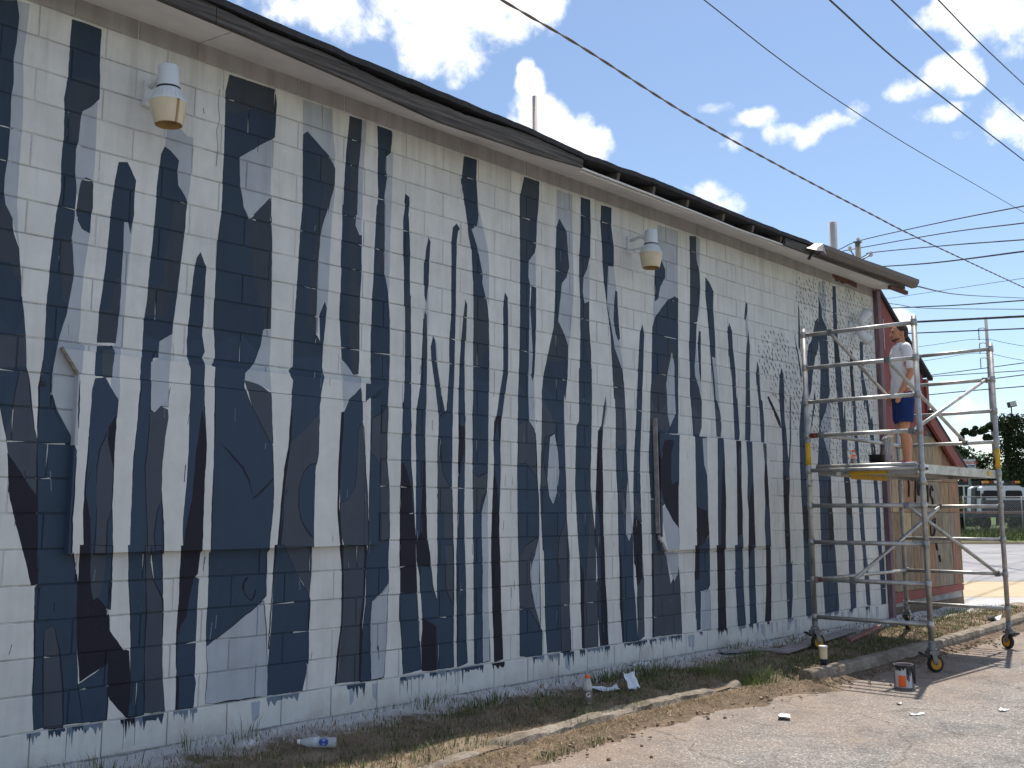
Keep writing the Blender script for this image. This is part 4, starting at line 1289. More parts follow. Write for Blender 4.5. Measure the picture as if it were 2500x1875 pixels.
# sloping cap above the board, hipped at both ends
mb = MB()
ov, tris, cols = paint_rect((2.235, 2.267, 4.34, 2.405), pb1, 'W')
def capy(z):
    return -.045
mb.v += [(p.x, capy(p.y), p.y) for p in ov]
for t, c in zip(tris, cols):
    mb.f.append(t); mb.c.append(PC[c]); mb.sm.append(False)
mb.add([(2.235, -.045, 2.267), (2.235, -.045, 2.405), (2.135, -.045, 2.405)], [(0, 1, 2)], PC['L'])
mb.add([(4.34, -.045, 2.267), (4.34, -.045, 2.405), (4.52, -.045, 2.405)], [(2, 1, 0)], PC['N'])
mb.add([(2.135, -.045, 2.405), (4.52, -.045, 2.405), (4.52, 0, 2.408), (2.135, 0, 2.408)], [(0, 1, 2, 3)], PC['W'])
mb.add([(2.135, -.045, 2.405), (2.135, 0, 2.408), (2.235, 0, 2.267), (2.235, -.045, 2.267)], [(0, 1, 2, 3)], (.40, .37, .31))
mb.build('sloping_cap', M['ply'], w1)
mb = MB().bar((2.128, -.040, 2.412), (2.232, -.040, 2.262), .02, .016)
mb.build('bare_batten', M['wood_edge'], w1)
mb = MB()
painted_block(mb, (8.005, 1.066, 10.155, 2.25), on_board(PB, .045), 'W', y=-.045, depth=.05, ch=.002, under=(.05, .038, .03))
w2 = mb.build('boarded_window', M['ply'], bld)
mb = MB().bar((7.965, -.035, 1.24), (7.955, -.03, 2.39), .012, .05, (0, 1, 0))
mb.bar((7.97, -.035, 1.22), (8.09, -.045, 1.055), .012, .03)
mb.build('peeling_batten', M['board'], w2)

# hatching of short brush dashes round the far trunks
HATCH = [(11.02, 4.42), (11.33, 4.44), (11.75, 4.45), (13.1, 4.42), (13.12, 2.1), (11.6, 2.05), (11.0, 2.3), (10.4, 2.75), (10.05, 3.2), (10.0, 3.42), (10.25, 3.62), (10.5, 3.62), (11.0, 3.45), (11.1, 3.75), (11.0, 4.1)]
ha = np.array(HATCH)


def inside(a, x, z):
    b = np.roll(a, -1, 0)
    with np.errstate(divide='ignore', invalid='ignore'):
        c = ((a[:, 1] > z) != (b[:, 1] > z)) & (x < (b[:, 0] - a[:, 0]) * (z - a[:, 1]) / (b[:, 1] - a[:, 1]) + a[:, 0])
    return c.sum() % 2 == 1


mb = MB(); z = 2.08; row = 0
while z < 4.45:
    x = 9.9 + (row % 2) * .05
    while x < 13.15:
        xx, zz = x + orng.uniform(-.02, .02), z + orng.uniform(-.015, .015)
        if inside(ha, xx, zz) and poly_col_at(xx, zz) in 'WL' and orng.random() < .88:
            w, h = orng.uniform(.010, .017), orng.uniform(.028, .045)
            mb.add([(xx, -.0035, zz), (xx + w, -.0035, zz), (xx - h * .55 + w, -.0035, zz + h), (xx - h * .55, -.0035, zz + h)], [(0, 1, 2, 3)], PC['K'])
        x += .088
    z += .062; row += 1
mb.build('brush_dashes', M['paint'], bld, kind='stuff')
# hole and bolts by the first window
mb = MB()
for x, z, r in ((2.05, 2.19, .016), (2.10, 1.02, .012), (2.09, 1.12, .008)):
    mb.lathe([(r, 0), (r * .7, .004), (0.0005, .004)], (x, -.004, z), 10, Matrix.Rotation(R(90), 3, 'X'))
mb.build('bolt_holes', M['black'], bld)
cr = MB()
pts = [(3.085, -.002, 4.33), (3.078, -.002, 4.22), (3.095, -.002, 4.12), (3.075, -.002, 4.03), (3.09, -.002, 3.92), (3.082, -.002, 3.78)]
cr.tube(pts, .0022, 4)
cr.build('wall_crack', M['core'], bld)

# ---- eaves
BOT = [(.2, 4.60), (2, 4.56), (3.02, 4.525), (3.87, 4.485), (4.70, 4.433), (5.73, 4.465), (6.34, 4.504), (7.46, 4.50), (8.16, 4.495), (8.93, 4.485), (9.9, 4.50), (10.6, 4.50), (13.42, 4.53)]
TOP = [(.2, 4.74), (2, 4.715), (3.01, 4.70), (3.83, 4.682), (5.73, 4.665), (6.37, 4.635), (7.47, 4.66), (8.94, 4.645), (9.8, 4.645), (10.6, 4.66), (13.42, 4.70)]
EY = -.45
# soffit boards, butted with open joints
cuts = [.2, 1.35, 2.93, 4.28, 6.62, 8.3, 10.05, 11.7, 13.3]
for a, b in zip(cuts, cuts[1:]):
    mb = MB(); vs = []; fs = []
    k = max(2, int((b - a) / .12))
    for i in range(k + 1):
        x = a + .004 + (b - a - .008) * i / k
        sk = .10 if i == k else (.10 if i == 0 else 0)
        zb = interp(BOT, x)
        for y, z in ((.002, 4.612), (EY + .015, zb + .004), (EY + .015, zb + .02), (.002, 4.628)):
            vs.append((x, y, z + .004 * noise.noise(Vector((x * 2, y * 3, 0)))))
    for i in range(k):
        for j in range(4):
            fs.append((i * 4 + j, i * 4 + (j + 1) % 4, (i + 1) * 4 + (j + 1) % 4, (i + 1) * 4 + j))
    fs += [(0, 1, 2, 3), (k * 4 + 3, k * 4 + 2, k * 4 + 1, k * 4)]
    mb.add(vs, fs)
    o = mb.build('soffit_board', M['soffit'], bld); tri_fix(o.data)


def fascia(a, b, m, gap, name='fascia_board'):
    mb = MB(); vs = []; fs = []
    k = int((b - a) / .03)
    for i in range(k + 1):
        x = a + (b - a) * i / k
        zb, zt = interp(BOT, x), interp(TOP, x) - .055
        tear = max(0, noise.noise(Vector((x * 1.1, 0, 2)))) * .05 * gap + abs(noise.noise(Vector((x * 9, 0, 5)))) * .012
        tear += gap * .05 * math.exp(-((x - 4.45) / .7) ** 2)
        zt -= tear
        bow = .012 * noise.noise(Vector((x * .8, 3, 3)))
        for j in range(7):
            t = j / 6
            z = zb + (zt - zb) * t + .003 * noise.noise(Vector((x * 20, j, 0)))
            y = EY - .018 + bow - .006 * noise.noise(Vector((x * 1.5, t * 9, 1))) - .004 * noise.noise(Vector((x * 6, t * 20, 1)))
            vs.append((x, y, z))
        vs.append((x, EY + .012, zt)); vs.append((x, EY + .012, zb))
    for i in range(k):
        for j in range(9):
            fs.append((i * 9 + j, (i + 1) * 9 + j, (i + 1) * 9 + (j + 1) % 9, i * 9 + (j + 1) % 9))
    fs += [tuple(range(9)), tuple(reversed(range(k * 9, k * 9 + 9)))]
    mb.add(vs, fs)
    o = mb.build(name, m, bld); tri_fix(o.data)
    return o


fascia(.2, 2.795, M['wood_old'], .4)
fascia(2.80, 6.37, M['wood_old'], 1.0)
# roof edge and deck
def roof_piece(a, b, name, m, y0, th, ysl=.10, lift=0.0):
    mb = MB(); vs = []; fs = []
    k = int((b - a) / .06)
    for i in range(k + 1):
        x = a + (b - a) * i / k
        zt = interp(TOP, x) + lift + .006 * noise.noise(Vector((x * 5, 1, 1))) + .004 * noise.noise(Vector((x * 22, 1, 1)))
        ye = y0 + .012 * noise.noise(Vector((x * 4, 8, 1)))
        vs += [(x, ye, zt - th), (x, ye, zt), (x, 5.0, zt + ysl * 5.4), (x, 5.0, zt - th + ysl * 5.4)]
    for i in range(k):
        for j in range(4):
            fs.append((i * 4 + j, (i + 1) * 4 + j, (i + 1) * 4 + (j + 1) % 4, i * 4 + (j + 1) % 4))
    fs += [(0, 1, 2, 3), (k * 4 + 3, k * 4 + 2, k * 4 + 1, k * 4)]
    mb.add(vs, fs)
    o = mb.build(name, m, bld); tri_fix(o.data)
    return o


rf = roof_piece(.2, 13.4, 'roof_deck', M['shingle'], EY - .03, .045)
MB().prism([(.2, 4.63), (13.3, 4.63), (13.3, 5.1), (.2, 5.1)], 4.6, 4.7).build('rear_wall', M['core'], bld)
for x in (6.91, 7.46, 8.03, 8.69, 9.28, 9.89):
    MB().bar((x, EY + .012, 4.562), (x, EY + .30, 4.632), .04, .075).build('rafter_tail', M['rafter'], bld)
mb = MB()
mb.bar((6.40, EY + .06, 4.50), (10.0, EY + .06, 4.50), .02, .012)
mb.build('soffit_edge', M['soffit'], bld)
fascia(9.93, 13.2, M['wood_old'], .3)
# brown gutter on the far end, its near end torn open
g0, g1 = 10.62, 13.42
prof = [(EY - .022, .11), (EY - .022, .0), (EY - .09, .0), (EY - .115, .045), (EY - .13, .06), (EY - .135, .11), (EY - .125, .112), (EY - .12, .065), (EY - .085, .008), (EY - .03, .008), (EY - .03, .11)]
mb = MB(); vs = []; fs = []; n = len(prof); k = 30
for i in range(k + 1):
    x = g0 + (g1 - g0) * i / k
    zb = 4.515 + .05 * i / k + .006 * noise.noise(Vector((x * 2, 0, 0)))
    vs += [(x, y, zb + z) for y, z in prof]
for i in range(k):
    fs += [(i * n + j, (i + 1) * n + j, (i + 1) * n + (j + 1) % n, i * n + (j + 1) % n) for j in range(n)]
mb.add(vs, fs)
gut = mb.build('gutter', M['gutter'], bld); tri_fix(gut.data)
mb = MB()
P = [(10.62, EY - .13, 4.63), (10.62, EY - .02, 4.66), (10.50, EY - .03, 4.60), (10.36, EY - .05, 4.545), (10.38, EY - .16, 4.50), (10.52, EY - .17, 4.52), (10.66, EY - .145, 4.50), (10.5, EY - .12, 4.57)]
mb.add(P, [(0, 1, 2, 7), (7, 2, 3, 4), (7, 4, 5), (0, 7, 5, 6)])
mb.add([(p[0] + .004, p[1] - .004, p[2] - .003) for p in P], [(0, 7, 2, 1), (7, 4, 3, 2), (7, 5, 4), (0, 6, 5, 7)])
mb.build('bent_gutter_end', M['tin'], gut)
MB().tube([(10.46, EY - .08, 4.50), (10.44, EY - .06, 4.46), (10.41, EY - .05, 4.425)], [.02, .016, .02], 7).build('hanging_scrap', M['black'], gut)
mb = MB()
for i in range(9):
    x = 12.05 + i * .075
    mb.box((x, -.006, 4.58 + .012 * rng.uniform(-1, 1)), (.085, .012, .075 + rng.uniform(-.02, .02)), jit=.008)
mb.build('peeling_red_patch', M['redpatch'], bld)
MB().box((13.1, EY + .04, 4.50), (.55, .05, .05), jit=.006).build('red_soffit_end', M['redpatch'], bld)

for x, y, r, zt in ((7.82, 1.5, .032, 6.25), (12.9, .4, .055, 5.60)):
    mb = MB().lathe([(r, 4.6), (r, zt), (r * .8, zt), (r * .8, zt - .3)], (x, y, 0), 18)
    mb.build('vent_pipe', M['pipe'], bld)

# corner board between the block wall and the side annex
mb = MB()
mb.box((13.265, -.02, 2.30), (.10, .09, 4.55), jit=.004)
mb.build('corner_board', M['purple'], bld)

# ------------------------------------------------------------------ side annex with patched board front
ann = thing('side_annex', (13.35, .1, 0), 'side annex with steep red gable and patched brown board front', 'annex')
prof = [(13.33, .12), (16.25, .12), (16.25, 2.12), (15.14, 2.84), (15.14, 3.45), (13.60, 4.66), (13.33, 4.66)]
MB().prism(prof, .14, 3.4).build('annex_body', M['core'], ann)
# red boarded gable
MB().prism([(13.32, 2.62), (15.05, 2.62), (15.14, 2.84), (15.14, 3.45), (13.60, 4.66), (13.32, 4.66)], .10, .145).build('red_gable', M['redwall'], ann)
wr = random.Random(21)
mb = MB()
for i in range(7):
    x = 13.36 + wr.uniform(0, .42); z0 = 4.5 - wr.uniform(0, .4); l = wr.uniform(.4, 2.0)
    mb.tube([(x, .096, z0), (x + .01, .096, z0 - l)], wr.uniform(.004, .009), 5)
mb.build('paint_runs', M['white'], ann)
BROWN = [(.30, .20, .11), (.24, .155, .09), (.36, .26, .155), (.22, .17, .12), (.30, .17, .10), (.27, .225, .15), (.40, .30, .17), (.24, .20, .15), (.28, .14, .095)]
bm_ = [mat('stained_panel', c, .8, .45, 5, .3, 50, stretch=(4, 4, .7), detail=8) for c in BROWN]
zrow = [.33, .98, 1.45, 1.92, 2.62]
for r_ in range(4):
    z0, z1 = zrow[r_], zrow[r_ + 1]
    x = 13.50
    while x < 16.2:
        w = wr.uniform(.22, .52)
        x2 = min(16.24, x + w)
        if 16.24 - x2 < .12:
            x2 = 16.24
        zt = z1 - .004
        if r_ == 3 and x > 15.3:
            zt = min(zt, 2.82 - (x - 15.14) * .64)
        if zt > z0 + .05:
            MB().prism([(x + .003, z0 + .003), (x2 - .003, z0 + .003 + wr.uniform(0, .004)), (x2 - .003, zt if r_ < 3 or x2 < 15.3 else min(zt, 2.80 - (x2 - 15.14) * .64)), (x + .003, zt)], .108 - wr.uniform(0, .01), .142).build('wall_panel', wr.choice(bm_), ann)
        x = x2
MB().prism([(13.46, .17), (16.26, .23), (16.26, .325), (13.46, .325)], .112, .142).build('red_skirt', M['redtrim'], ann)
MB().prism([(13.36, .05), (13.47, .05), (13.47, 2.7), (13.36, 2.7)], .05, .14).build('dark_edge_board', M['purple'], ann)
# gable roof edges
mb = MB()
mb.bar((13.55, .095, 4.70), (15.36, .095, 3.52), .07, .05, (0, 0, 1))
mb.build('upper_roof_edge', M['shingle'], ann)
mb = MB().bar((13.6, 1.84, 4.71), (15.30, 1.84, 3.56), 3.4, .04)
mb.build('upper_roof', M['shingle'], ann)
MB().bar((15.08, .03, 2.88), (16.42, .03, 2.03), .05, .20).build('barge_board', M['redtrim'], ann)
MB().bar((15.10, 1.6, 2.995), (16.50, 1.6, 2.105), 3.2, .05).build('lower_roof', M['shingle'], ann)
MB().prism([(15.08, 2.8), (15.17, 2.8), (15.17, 3.5), (15.08, 3.5)], .06, .135).build('corner_post', M['redtrim'], ann)
# scrawled tag
def stroke(mb, pts, r=.016):
    q = []
    for i in range(len(pts) - 1):
        for j in range(4):
            t = j / 4
            q.append((pts[i][0] * (1 - t) + pts[i + 1][0] * t, .094, pts[i][1] * (1 - t) + pts[i + 1][1] * t))
    q.append((pts[-1][0], .094, pts[-1][1]))
    MB().tube(q, r, 5).build('spray_stroke', M['blackline'], ann)
mb = None
stroke(mb, [(14.52, 1.60), (14.56, 1.86), (14.60, 2.02), (14.63, 1.72), (14.66, 1.70), (14.72, 2.0), (14.74, 2.06), (14.77, 1.66)])
stroke(mb, [(14.80, 1.60), (14.86, 1.95), (14.90, 1.98), (14.93, 1.84), (14.90, 1.74), (14.83, 1.76)])
stroke(mb, [(14.98, 1.60), (15.0, 1.86)])
stroke(mb, [(15.20, 1.78), (15.16, 1.85), (15.10, 1.80), (15.09, 1.70), (15.16, 1.66), (15.17, 1.56)])
stroke(mb, [(14.30, 1.68), (14.33, 1.84), (14.31, 1.92)])
stroke(mb, [(15.03, 1.32), (15.02, 1.14), (15.08, 1.05), (15.17, 1.15), (15.22, 1.36), (15.10, 1.30)])
stroke(mb, [(15.20, .98), (15.24, .88)])
stroke(mb, [(15.30, .80), (15.33, .70)])
MB().box((14.85, .30, .06), (2.9, .3, .28), jit=.03).build('foundation', M['clod'], ann)

# ------------------------------------------------------------------ wall lamps
def barn_lamp(x, z, label, split, tilt):
    y = -.27
    t = thing('security_light', (x, 0, z), label, 'wall light', 'wall lights on the block wall')
    M3 = Matrix.Rotation(tilt, 3, 'Y')
    c = Vector((x, y, z))
    mb = MB().lathe([(.001, .19), (.055, .19), (.062, .182), (.069, .05), (.072, .045)], c, 24, M3); mb.build('ballast_housing', M['lampwhite'], t)
    MB().lathe([(.073, .047), (.074, .040), (.073, .035)], c, 24, M3).build('seal_ring', M['black'], t)
    prof = [(.070, .036), (.082, .026), (.098, -.02), (.112, -.045), (.113, -.052)]
    mb = MB().lathe(prof, c, 30, M3)
    for k in range(24):
        a = 2 * math.pi * k / 24
        d = Vector((math.cos(a), math.sin(a), 0))
        mb.bar(c + M3 @ (d * .083 + Vector((0, 0, .025))), c + M3 @ (d * .111 + Vector((0, 0, -.04))), .004, .004)
    mb.build('ribbed_collar', M['lampwhite'], t)
    lens = MB(); seg = 36
    out = [(.113, -.053), (.110, -.075), (.102, -.12), (.090, -.175), (.083, -.195)]
    for k in range(seg):
        if split and k == 27:
            continue
        for (r0, z0), (r1, z1) in zip(out, out[1:]):
            q = []
            for r_, zz, kk in ((r0, z0, k), (r0, z0, k + 1), (r1, z1, k + 1), (r1, z1, k)):
                a = 2 * math.pi * kk / seg
                q.append(c + M3 @ Vector((r_ * math.cos(a), r_ * math.sin(a), zz)))
            lens.add(q, [(0, 1, 2, 3)], None, True)
    L = lens.build('lens_bucket', M['lamptan'], t)
    MB().lathe([(.108, -.055), (.099, -.12), (.081, -.193)], c, 30, M3).build('lens_lining', M['lampin'], L)
    if split:
        mb = MB()
        a = 2 * math.pi * 27.5 / seg
        d = Vector((math.cos(a), math.sin(a), 0))
        mb.tube([c + M3 @ (d * .112 + Vector((0, 0, -.055))), c + M3 @ (d * .100 + Vector((0, 0, -.13))), c + M3 @ (d * .084 + Vector((0, 0, -.194)))], [.001, .003, .006], 5)
        mb.build('crack', M['lampin'], L)
    mb = MB().lathe([(.001, -.15), (.03, -.13), (.035, -.09), (.02, -.05)], c, 14, M3); mb.build('bulb', M['white'], t)
    mb = MB().tube([(x - .005, -.01, z + .13), (x - .005, -.14, z + .15), (x, y + .05, z + .11)], .017, 10)
    mb.tube([(x - .01, -.005, z + .03), (x - .01, y + .07, z + .03)], .012, 8)
    mb.build('bracket_arm', M['lampwhite'], t)
    MB().box((x - .01, -.012, z + .09), (.07, .02, .16)).build('mounting_plate', M['lampwhite'], t)
    MB().box((x - .03, -.03, z + .01), (.05, .05, .035), jit=.006).build('caulk_lump', M['lampwhite'], t)
    return t


barn_lamp(2.60, 4.05, 'white wall light with cracked tan lens high on the near end of the wall', True, R(-3))
barn_lamp(7.62, 4.04, 'white wall light with unbroken tan lens beside the wide grey stripe', False, R(2))
# small twin floodlight by the far corner, sprayed white like the wall
t = thing('twin_floodlight', (12.45, 0, 3.95), 'small white painted floodlight on the wall beside the red gable', 'floodlight')
MB().lathe([(.05, 0), (.05, .03), (.02, .04)], (12.45, -.005, 3.97), 14, Matrix.Rotation(R(90), 3, 'X')).build('mounting_plate', M['lampwhite'], t)
for i, (dx, dz, az) in enumerate(((.12, .12, 35), (.10, -.16, 130))):
    M3 = Matrix.Rotation(R(az), 3, 'Y') @ Matrix.Rotation(R(20), 3, 'X')
    MB().lathe([(.001, -.13), (.045, -.125), (.055, -.06), (.068, .06), (.072, .085), (.06, .07), (.01, .03)], (12.45 + dx, -.15, 3.97 + dz), 18, M3).build('lamp_head', M['lampwhite'], t)
    MB().tube([(12.45, -.03, 3.97), (12.45 + dx * .5, -.11, 3.97 + dz * .5), (12.45 + dx * .8, -.15, 3.97 + dz * .8)], .015, 8).build('swivel_arm', M['lampwhite'], t)

# ------------------------------------------------------------------ scaffold tower
FLp, FRp, RLp, RRp = (9.95, -1.88), (12.25, -1.85), (9.83, -.70), (12.17, -.70)
sc = thing('scaffold_tower', (11.0, -1.3, ROAD), 'aluminium scaffold tower on yellow casters at the far end of the mural wall', 'scaffold')
ZR = [3.40, 3.03, 2.65, 2.28, 1.90, 1.52, 1.13, .735, .34]
for (x, y), zb in ((FLp, .07), (FRp, .07), (RLp, .20), (RRp, .22)):
    mb = MB().tube([(x, y, zb + .05), (x, y, 3.47)], .027, 14)
    leg = mb.build('leg', M['alu'], sc)
    for z in ZR + [1.76]:
        MB().tube([(x, y, z - .035), (x, y, z + .035)], .033, 14).build('leg_collar', M['alu'], leg)
    MB().tube([(x, y, zb - .02), (x, y, zb + .12)], .031, 14).build('caster_stem', M['alu_d'], leg)


def L3(p, q, t, z):
    return (p[0] + (q[0] - p[0]) * t, p[1] + (q[1] - p[1]) * t, z)


for (p, q) in ((RLp, FLp), (RRp, FRp)):
    for z in ZR:
        MB().tube([L3(p, q, .02, z), L3(p, q, .98, z)], .022, 12).build('rung', M['alu'], sc)


def brace(a, b, hooks=True):
    mb = MB().tube([a, b], .020, 12)
    o = mb.build('brace', M['alu'], sc)
    for e in (a, b):
        MB().box(e, (.05, .055, .06), jit=.006).build('brace_hook', M['alu_d'], o)


brace(L3(RLp, FLp, .25, 3.40), L3(RRp, FRp, .10, 2.65))
brace(L3(RLp, FLp, .76, 3.03), L3(RRp, FRp, .70, 2.28))
brace(L3(RRp, FRp, .93, 3.03), L3(RLp, FLp, .94, 2.28))
brace(L3(RLp, FLp, .36, .735), L3(RRp, FRp, .40, 1.52))
brace(L3(RLp, FLp, .86, 1.52), L3(RRp, FRp, .93, .735))
brace(L3(RLp, FLp, .14, 2.28), L3(RRp, FRp, .05, 2.28))
brace(L3(RLp, FLp, .03, .735), L3(RRp, FRp, .02, .735))
for p_, q_, t_, z_ in ((RLp, FLp, .03, .735), (RLp, FLp, .05, 2.28)):
    MB().tube([L3(p_, q_, t_ - .02, z_), L3(p_, q_, t_ + .045, z_)], .028, 12).build('red_clamp', M['red'], sc)
# platform
mb = MB()
xs0, xs1 = 9.9, 12.2
mb.box((11.05, -1.29, 1.925), (2.26, 1.02, .018)); plat = mb.build('platform', M['deckply'], sc)
for y in (-1.82, -1.30, -.77):
    MB().box((11.08, y, 1.895), (2.26, .035, .095)).build('side_beam', M['alu'], plat)
for x in (9.97, 12.16):
    MB().box((x, -1.29, 1.885), (.045, 1.06, .075)).build('end_beam', M['alu'], plat)
MB().tube([(9.90, -.76, 1.935), (9.96, -1.82, 1.935)], .028, 12).build('hook_rail', M['alu'], plat)
def facing_left(p, q, t0, t1, z0, z1, off):
    d = Vector((q[0] - p[0], q[1] - p[1], 0)).normalized(); nrm = Vector((d.y, -d.x, 0))
    if nrm.x > 0:
        nrm = -nrm
    a = Vector(L3(p, q, t0, 0)) + nrm * off; b = Vector(L3(p, q, t1, 0)) + nrm * off
    return [(a.x, a.y, z0), (b.x, b.y, z0), (b.x, b.y, z1), (a.x, a.y, z1)]
mb = MB().box((9.943, -1.27, 1.872), (.008, .50, .06), Matrix.Rotation(R(-3), 3, 'Z')); mb.build('yellow_sticker', M['yellow'], plat)
mb = MB().box((9.943, -.985, 1.872), (.008, .045, .055), Matrix.Rotation(R(-3), 3, 'Z')); mb.build('white_sticker', M['white'], plat)
MB().box((10.12, -1.841, 1.90), (.17, .006, .07)).build('maker_plate', M['white'], plat)
MB().box((11.98, -1.841, 1.897), (.10, .006, .055)).build('capacity_sticker', M['yellow'], plat)
MB().box((11.1, -.795, 1.85), (.95, .006, .05)).build('warning_strip', M['yellow'], plat)


def text_mesh(name, body, size, origin, xdir, updir, m, parent, depth=.002, bold=0.0):
    cu = bpy.data.curves.new(name, 'FONT')
    cu.body = body; cu.size = size; cu.extrude = depth; cu.offset = size * bold; cu.resolution_u = 2
    tmp = bpy.data.objects.new(name + '_tmp', cu)
    COL.objects.link(tmp)
    dg = bpy.context.evaluated_depsgraph_get()
    me = bpy.data.meshes.new_from_object(tmp.evaluated_get(dg))
    bpy.data.objects.remove(tmp); bpy.data.curves.remove(cu)
    x, u = Vector(xdir).normalized(), Vector(updir).normalized(); n = x.cross(u)
    base = BASE.get(parent, Vector())
    for v in me.vertices:
        v.co = Vector(origin) + x * v.co.x + u * v.co.y + n * v.co.z - base
    me.materials.clear(); me.materials.append(m)
    o = bpy.data.objects.new(name, me); COL.objects.link(o); o.parent = parent
    BASE[o] = base
    return o


text_mesh('plate_lettering', 'Upright', .05, (10.045, -1.846, 1.885), (1, 0, 0), (0, 0, 1), M['blackline'], plat)
for p, z in ((RLp, 2.10), (FRp, 2.10)):
    MB().tube([(p[0], p[1], z - .14), (p[0], p[1], z + .10)], .0285, 14).build('leg_sticker', M['yellow'], sc)


def caster(x, y, z, az):
    r = .082
    A = Matrix.Rotation(az, 3, 'Z')
    c = Vector((x, y, z + r)) + A @ Vector((.03, 0, 0))
    X = A @ Matrix.Rotation(R(90), 3, 'X')
    w = MB().lathe([(.058, -.022), (r - .006, -.022), (r, -.015), (r, .015), (r - .006, .022), (.058, .022)], c, 28, X)
    wh = w.build('caster_wheel', M['rubber'], sc)
    MB().lathe([(.001, -.019), (.02, -.024), (.045, -.016), (.060, -.020), (.060, .020), (.045, .016), (.02, .024), (.001, .019)], c, 24, X).build('wheel_disc', M['wheel_y'], wh)
    f = MB()
    for s_ in (-1, 1):
        f.bar(c + A @ Vector((0, s_ * .032, 0)), Vector((x, y, z + 2 * r + .03)) + A @ Vector((0, s_ * .028, 0)), .05, .006, A @ Vector((0, 1, 0)))
    f.box((x, y, z + 2 * r + .03), (.10, .09, .03), A)
    f.tube([c + A @ Vector((0, -.05, 0)), c + A @ Vector((0, .05, 0))], .011, 8)
    fk = f.build('caster_fork', M['alu_d'], sc)
    MB().box(Vector((x, y, z + 2 * r + .005)) + A @ Vector((-.085, 0, 0)), (.10, .06, .018), A @ Matrix.Rotation(R(25), 3, 'Y')).build('brake_pedal', M['black'], fk)
    MB().tube([(x, y, z + 2 * r + .04), (x, y, z + 2 * r + .075)], .045, 14).build('swivel_plate', M['alu_d'], fk)


caster(FLp[0], FLp[1], ROAD, R(-35)); caster(FRp[0], FRp[1], ROAD, R(60))
caster(RLp[0], RLp[1], strip_z(*RLp) - .004, R(-20)); caster(RRp[0], RRp[1], strip_z(*RRp) - .004, R(10))

# ------------------------------------------------------------------ things on the platform
DZ = 1.935


def bottle(name, c, h, r, label, group, capm, liquid, fill, lab, grp_txt=None):
    t = thing(name, c, label, 'bottle', group)
    k = h / .21
    body = [(.001, 0), (r * .9, 0), (r, .006 * k), (r, .07 * k), (r * .95, .078 * k), (r, .086 * k), (r, .128 * k), (r * .93, .15 * k), (r * .62, .175 * k), (r * .45, .183 * k), (r * .45, .192 * k)]
    MB().lathe(body, c, 20).build('bottle_body', M['clear_o'], t)
    MB().lathe([(.001, h), (r * .52, h), (r * .54, h - .002), (r * .54, h - .020 * k), (r * .5, h - .022 * k)], c, 18).build('screw_cap', capm, t)
    if liquid:
        rr = r * .985
        MB().lathe([(.001, .002), (rr * .88, .002), (rr, .008), (rr, fill * h), (.001, fill * h)], c, 18).build('drink', liquid, t)
    if lab:
        l = MB().lathe([(r * 1.01, .018 * k), (r * 1.015, .02 * k), (r * 1.015, .10 * k), (r * 1.01, .102 * k)], c, 24).build('wrap_label', M['label_g'], t)
        d = Vector((-.70, -.71, 0)); sd = Vector((.71, -.70, 0))
        p = Vector(c) + d * r * 1.03 + Vector((0, 0, .055 * k)) - sd * .016 * k
        text_mesh('label_letter', 'G', .05 * k, p, sd, (0, 0, 1), M['white'], l, .001)
    return t


bottle('drink_bottle', (10.18, -1.05, DZ), .19, .034, 'full orange sports drink bottle standing on the scaffold platform', 'sports drink bottles', M['orange_cap'], M['orange'], .70, True)
bottle('drink_bottle', (5.84, -.91, strip_z(5.84, -.91) - .004), .215, .036, 'nearly empty sports drink bottle with orange cap standing in the grass', 'sports drink bottles', M['orange_cap'], M['orange'], .10, True)

t = thing('paint_bucket', (10.98, -.95, DZ), 'black bucket holding brushes at the back of the scaffold platform', 'bucket')
MB().lathe([(.001, 0), (.07, 0), (.088, .17), (.092, .175), (.084, .17), (.066, .01)], (10.98, -.95, DZ), 20).build('bucket_body', M['black'], t)
for dx, dy, l in ((-.03, 0, .30), (.02, .03, .27), (.04, -.02, .33)):
    MB().tube([(10.98 + dx * .3, -.95 + dy * .3, DZ + .02), (10.98 + dx * 2, -.95 + dy * 2, DZ + l)], .008, 6).build('brush_handle', M['black'], t)
MB().box((10.95, -1.02, DZ + .02), (.34, .22, .03), jit=.008).solo('paint_tray', M['black'], 'flat black paint tray beside the bucket on the platform', 'paint tray')
mb = MB()
cr_ = random.Random(4)
for k in range(12):
    x0, y0 = 11.12 + cr_.uniform(-.05, .05), -1.0 + cr_.uniform(-.05, .05)
    mb.tube([(x0 - .03, y0, 2.29 + cr_.uniform(-.02, .02)), (x0 - .01 + cr_.uniform(-.02, .02), y0 - .03, 2.33), (x0, y0 - .03, 2.25), (x0 + cr_.uniform(-.05, .03), y0 - .03 + cr_.uniform(-.03, .03), 2.08), (x0 + cr_.uniform(-.08, .06), y0 + cr_.uniform(-.05, .05), DZ + .01)], .006, 5)
mb.solo('cord_bundle', M['cable'], 'loose bundle of white cord hanging from the scaffold rail', 'cord')
mb = MB(); n = 14; vs = []; fs = []
for i in range(n + 1):
    for j in range(n + 1):
        u, v = i / n, j / n
        x = 11.22 + .20 * u * (1 - .45 * v) + .02 * math.sin(v * 9); y = -.93 + .03 * math.sin(u * 14 + v * 3) * (.3 + v) - .04 * v
        z = 2.30 - .30 * v - .06 * (1 - u) * v + .02 * math.sin(u * 7)
        vs.append((x, y, z))
fs = [(i * (n + 1) + j, i * (n + 1) + j + 1, (i + 1) * (n + 1) + j + 1, (i + 1) * (n + 1) + j) for i in range(n) for j in range(n)]
m0 = len(vs)
mb.add(vs + [(x, y + .006, z) for x, y, z in vs], fs + [tuple(m0 + k for k in reversed(f)) for f in fs], None, True)
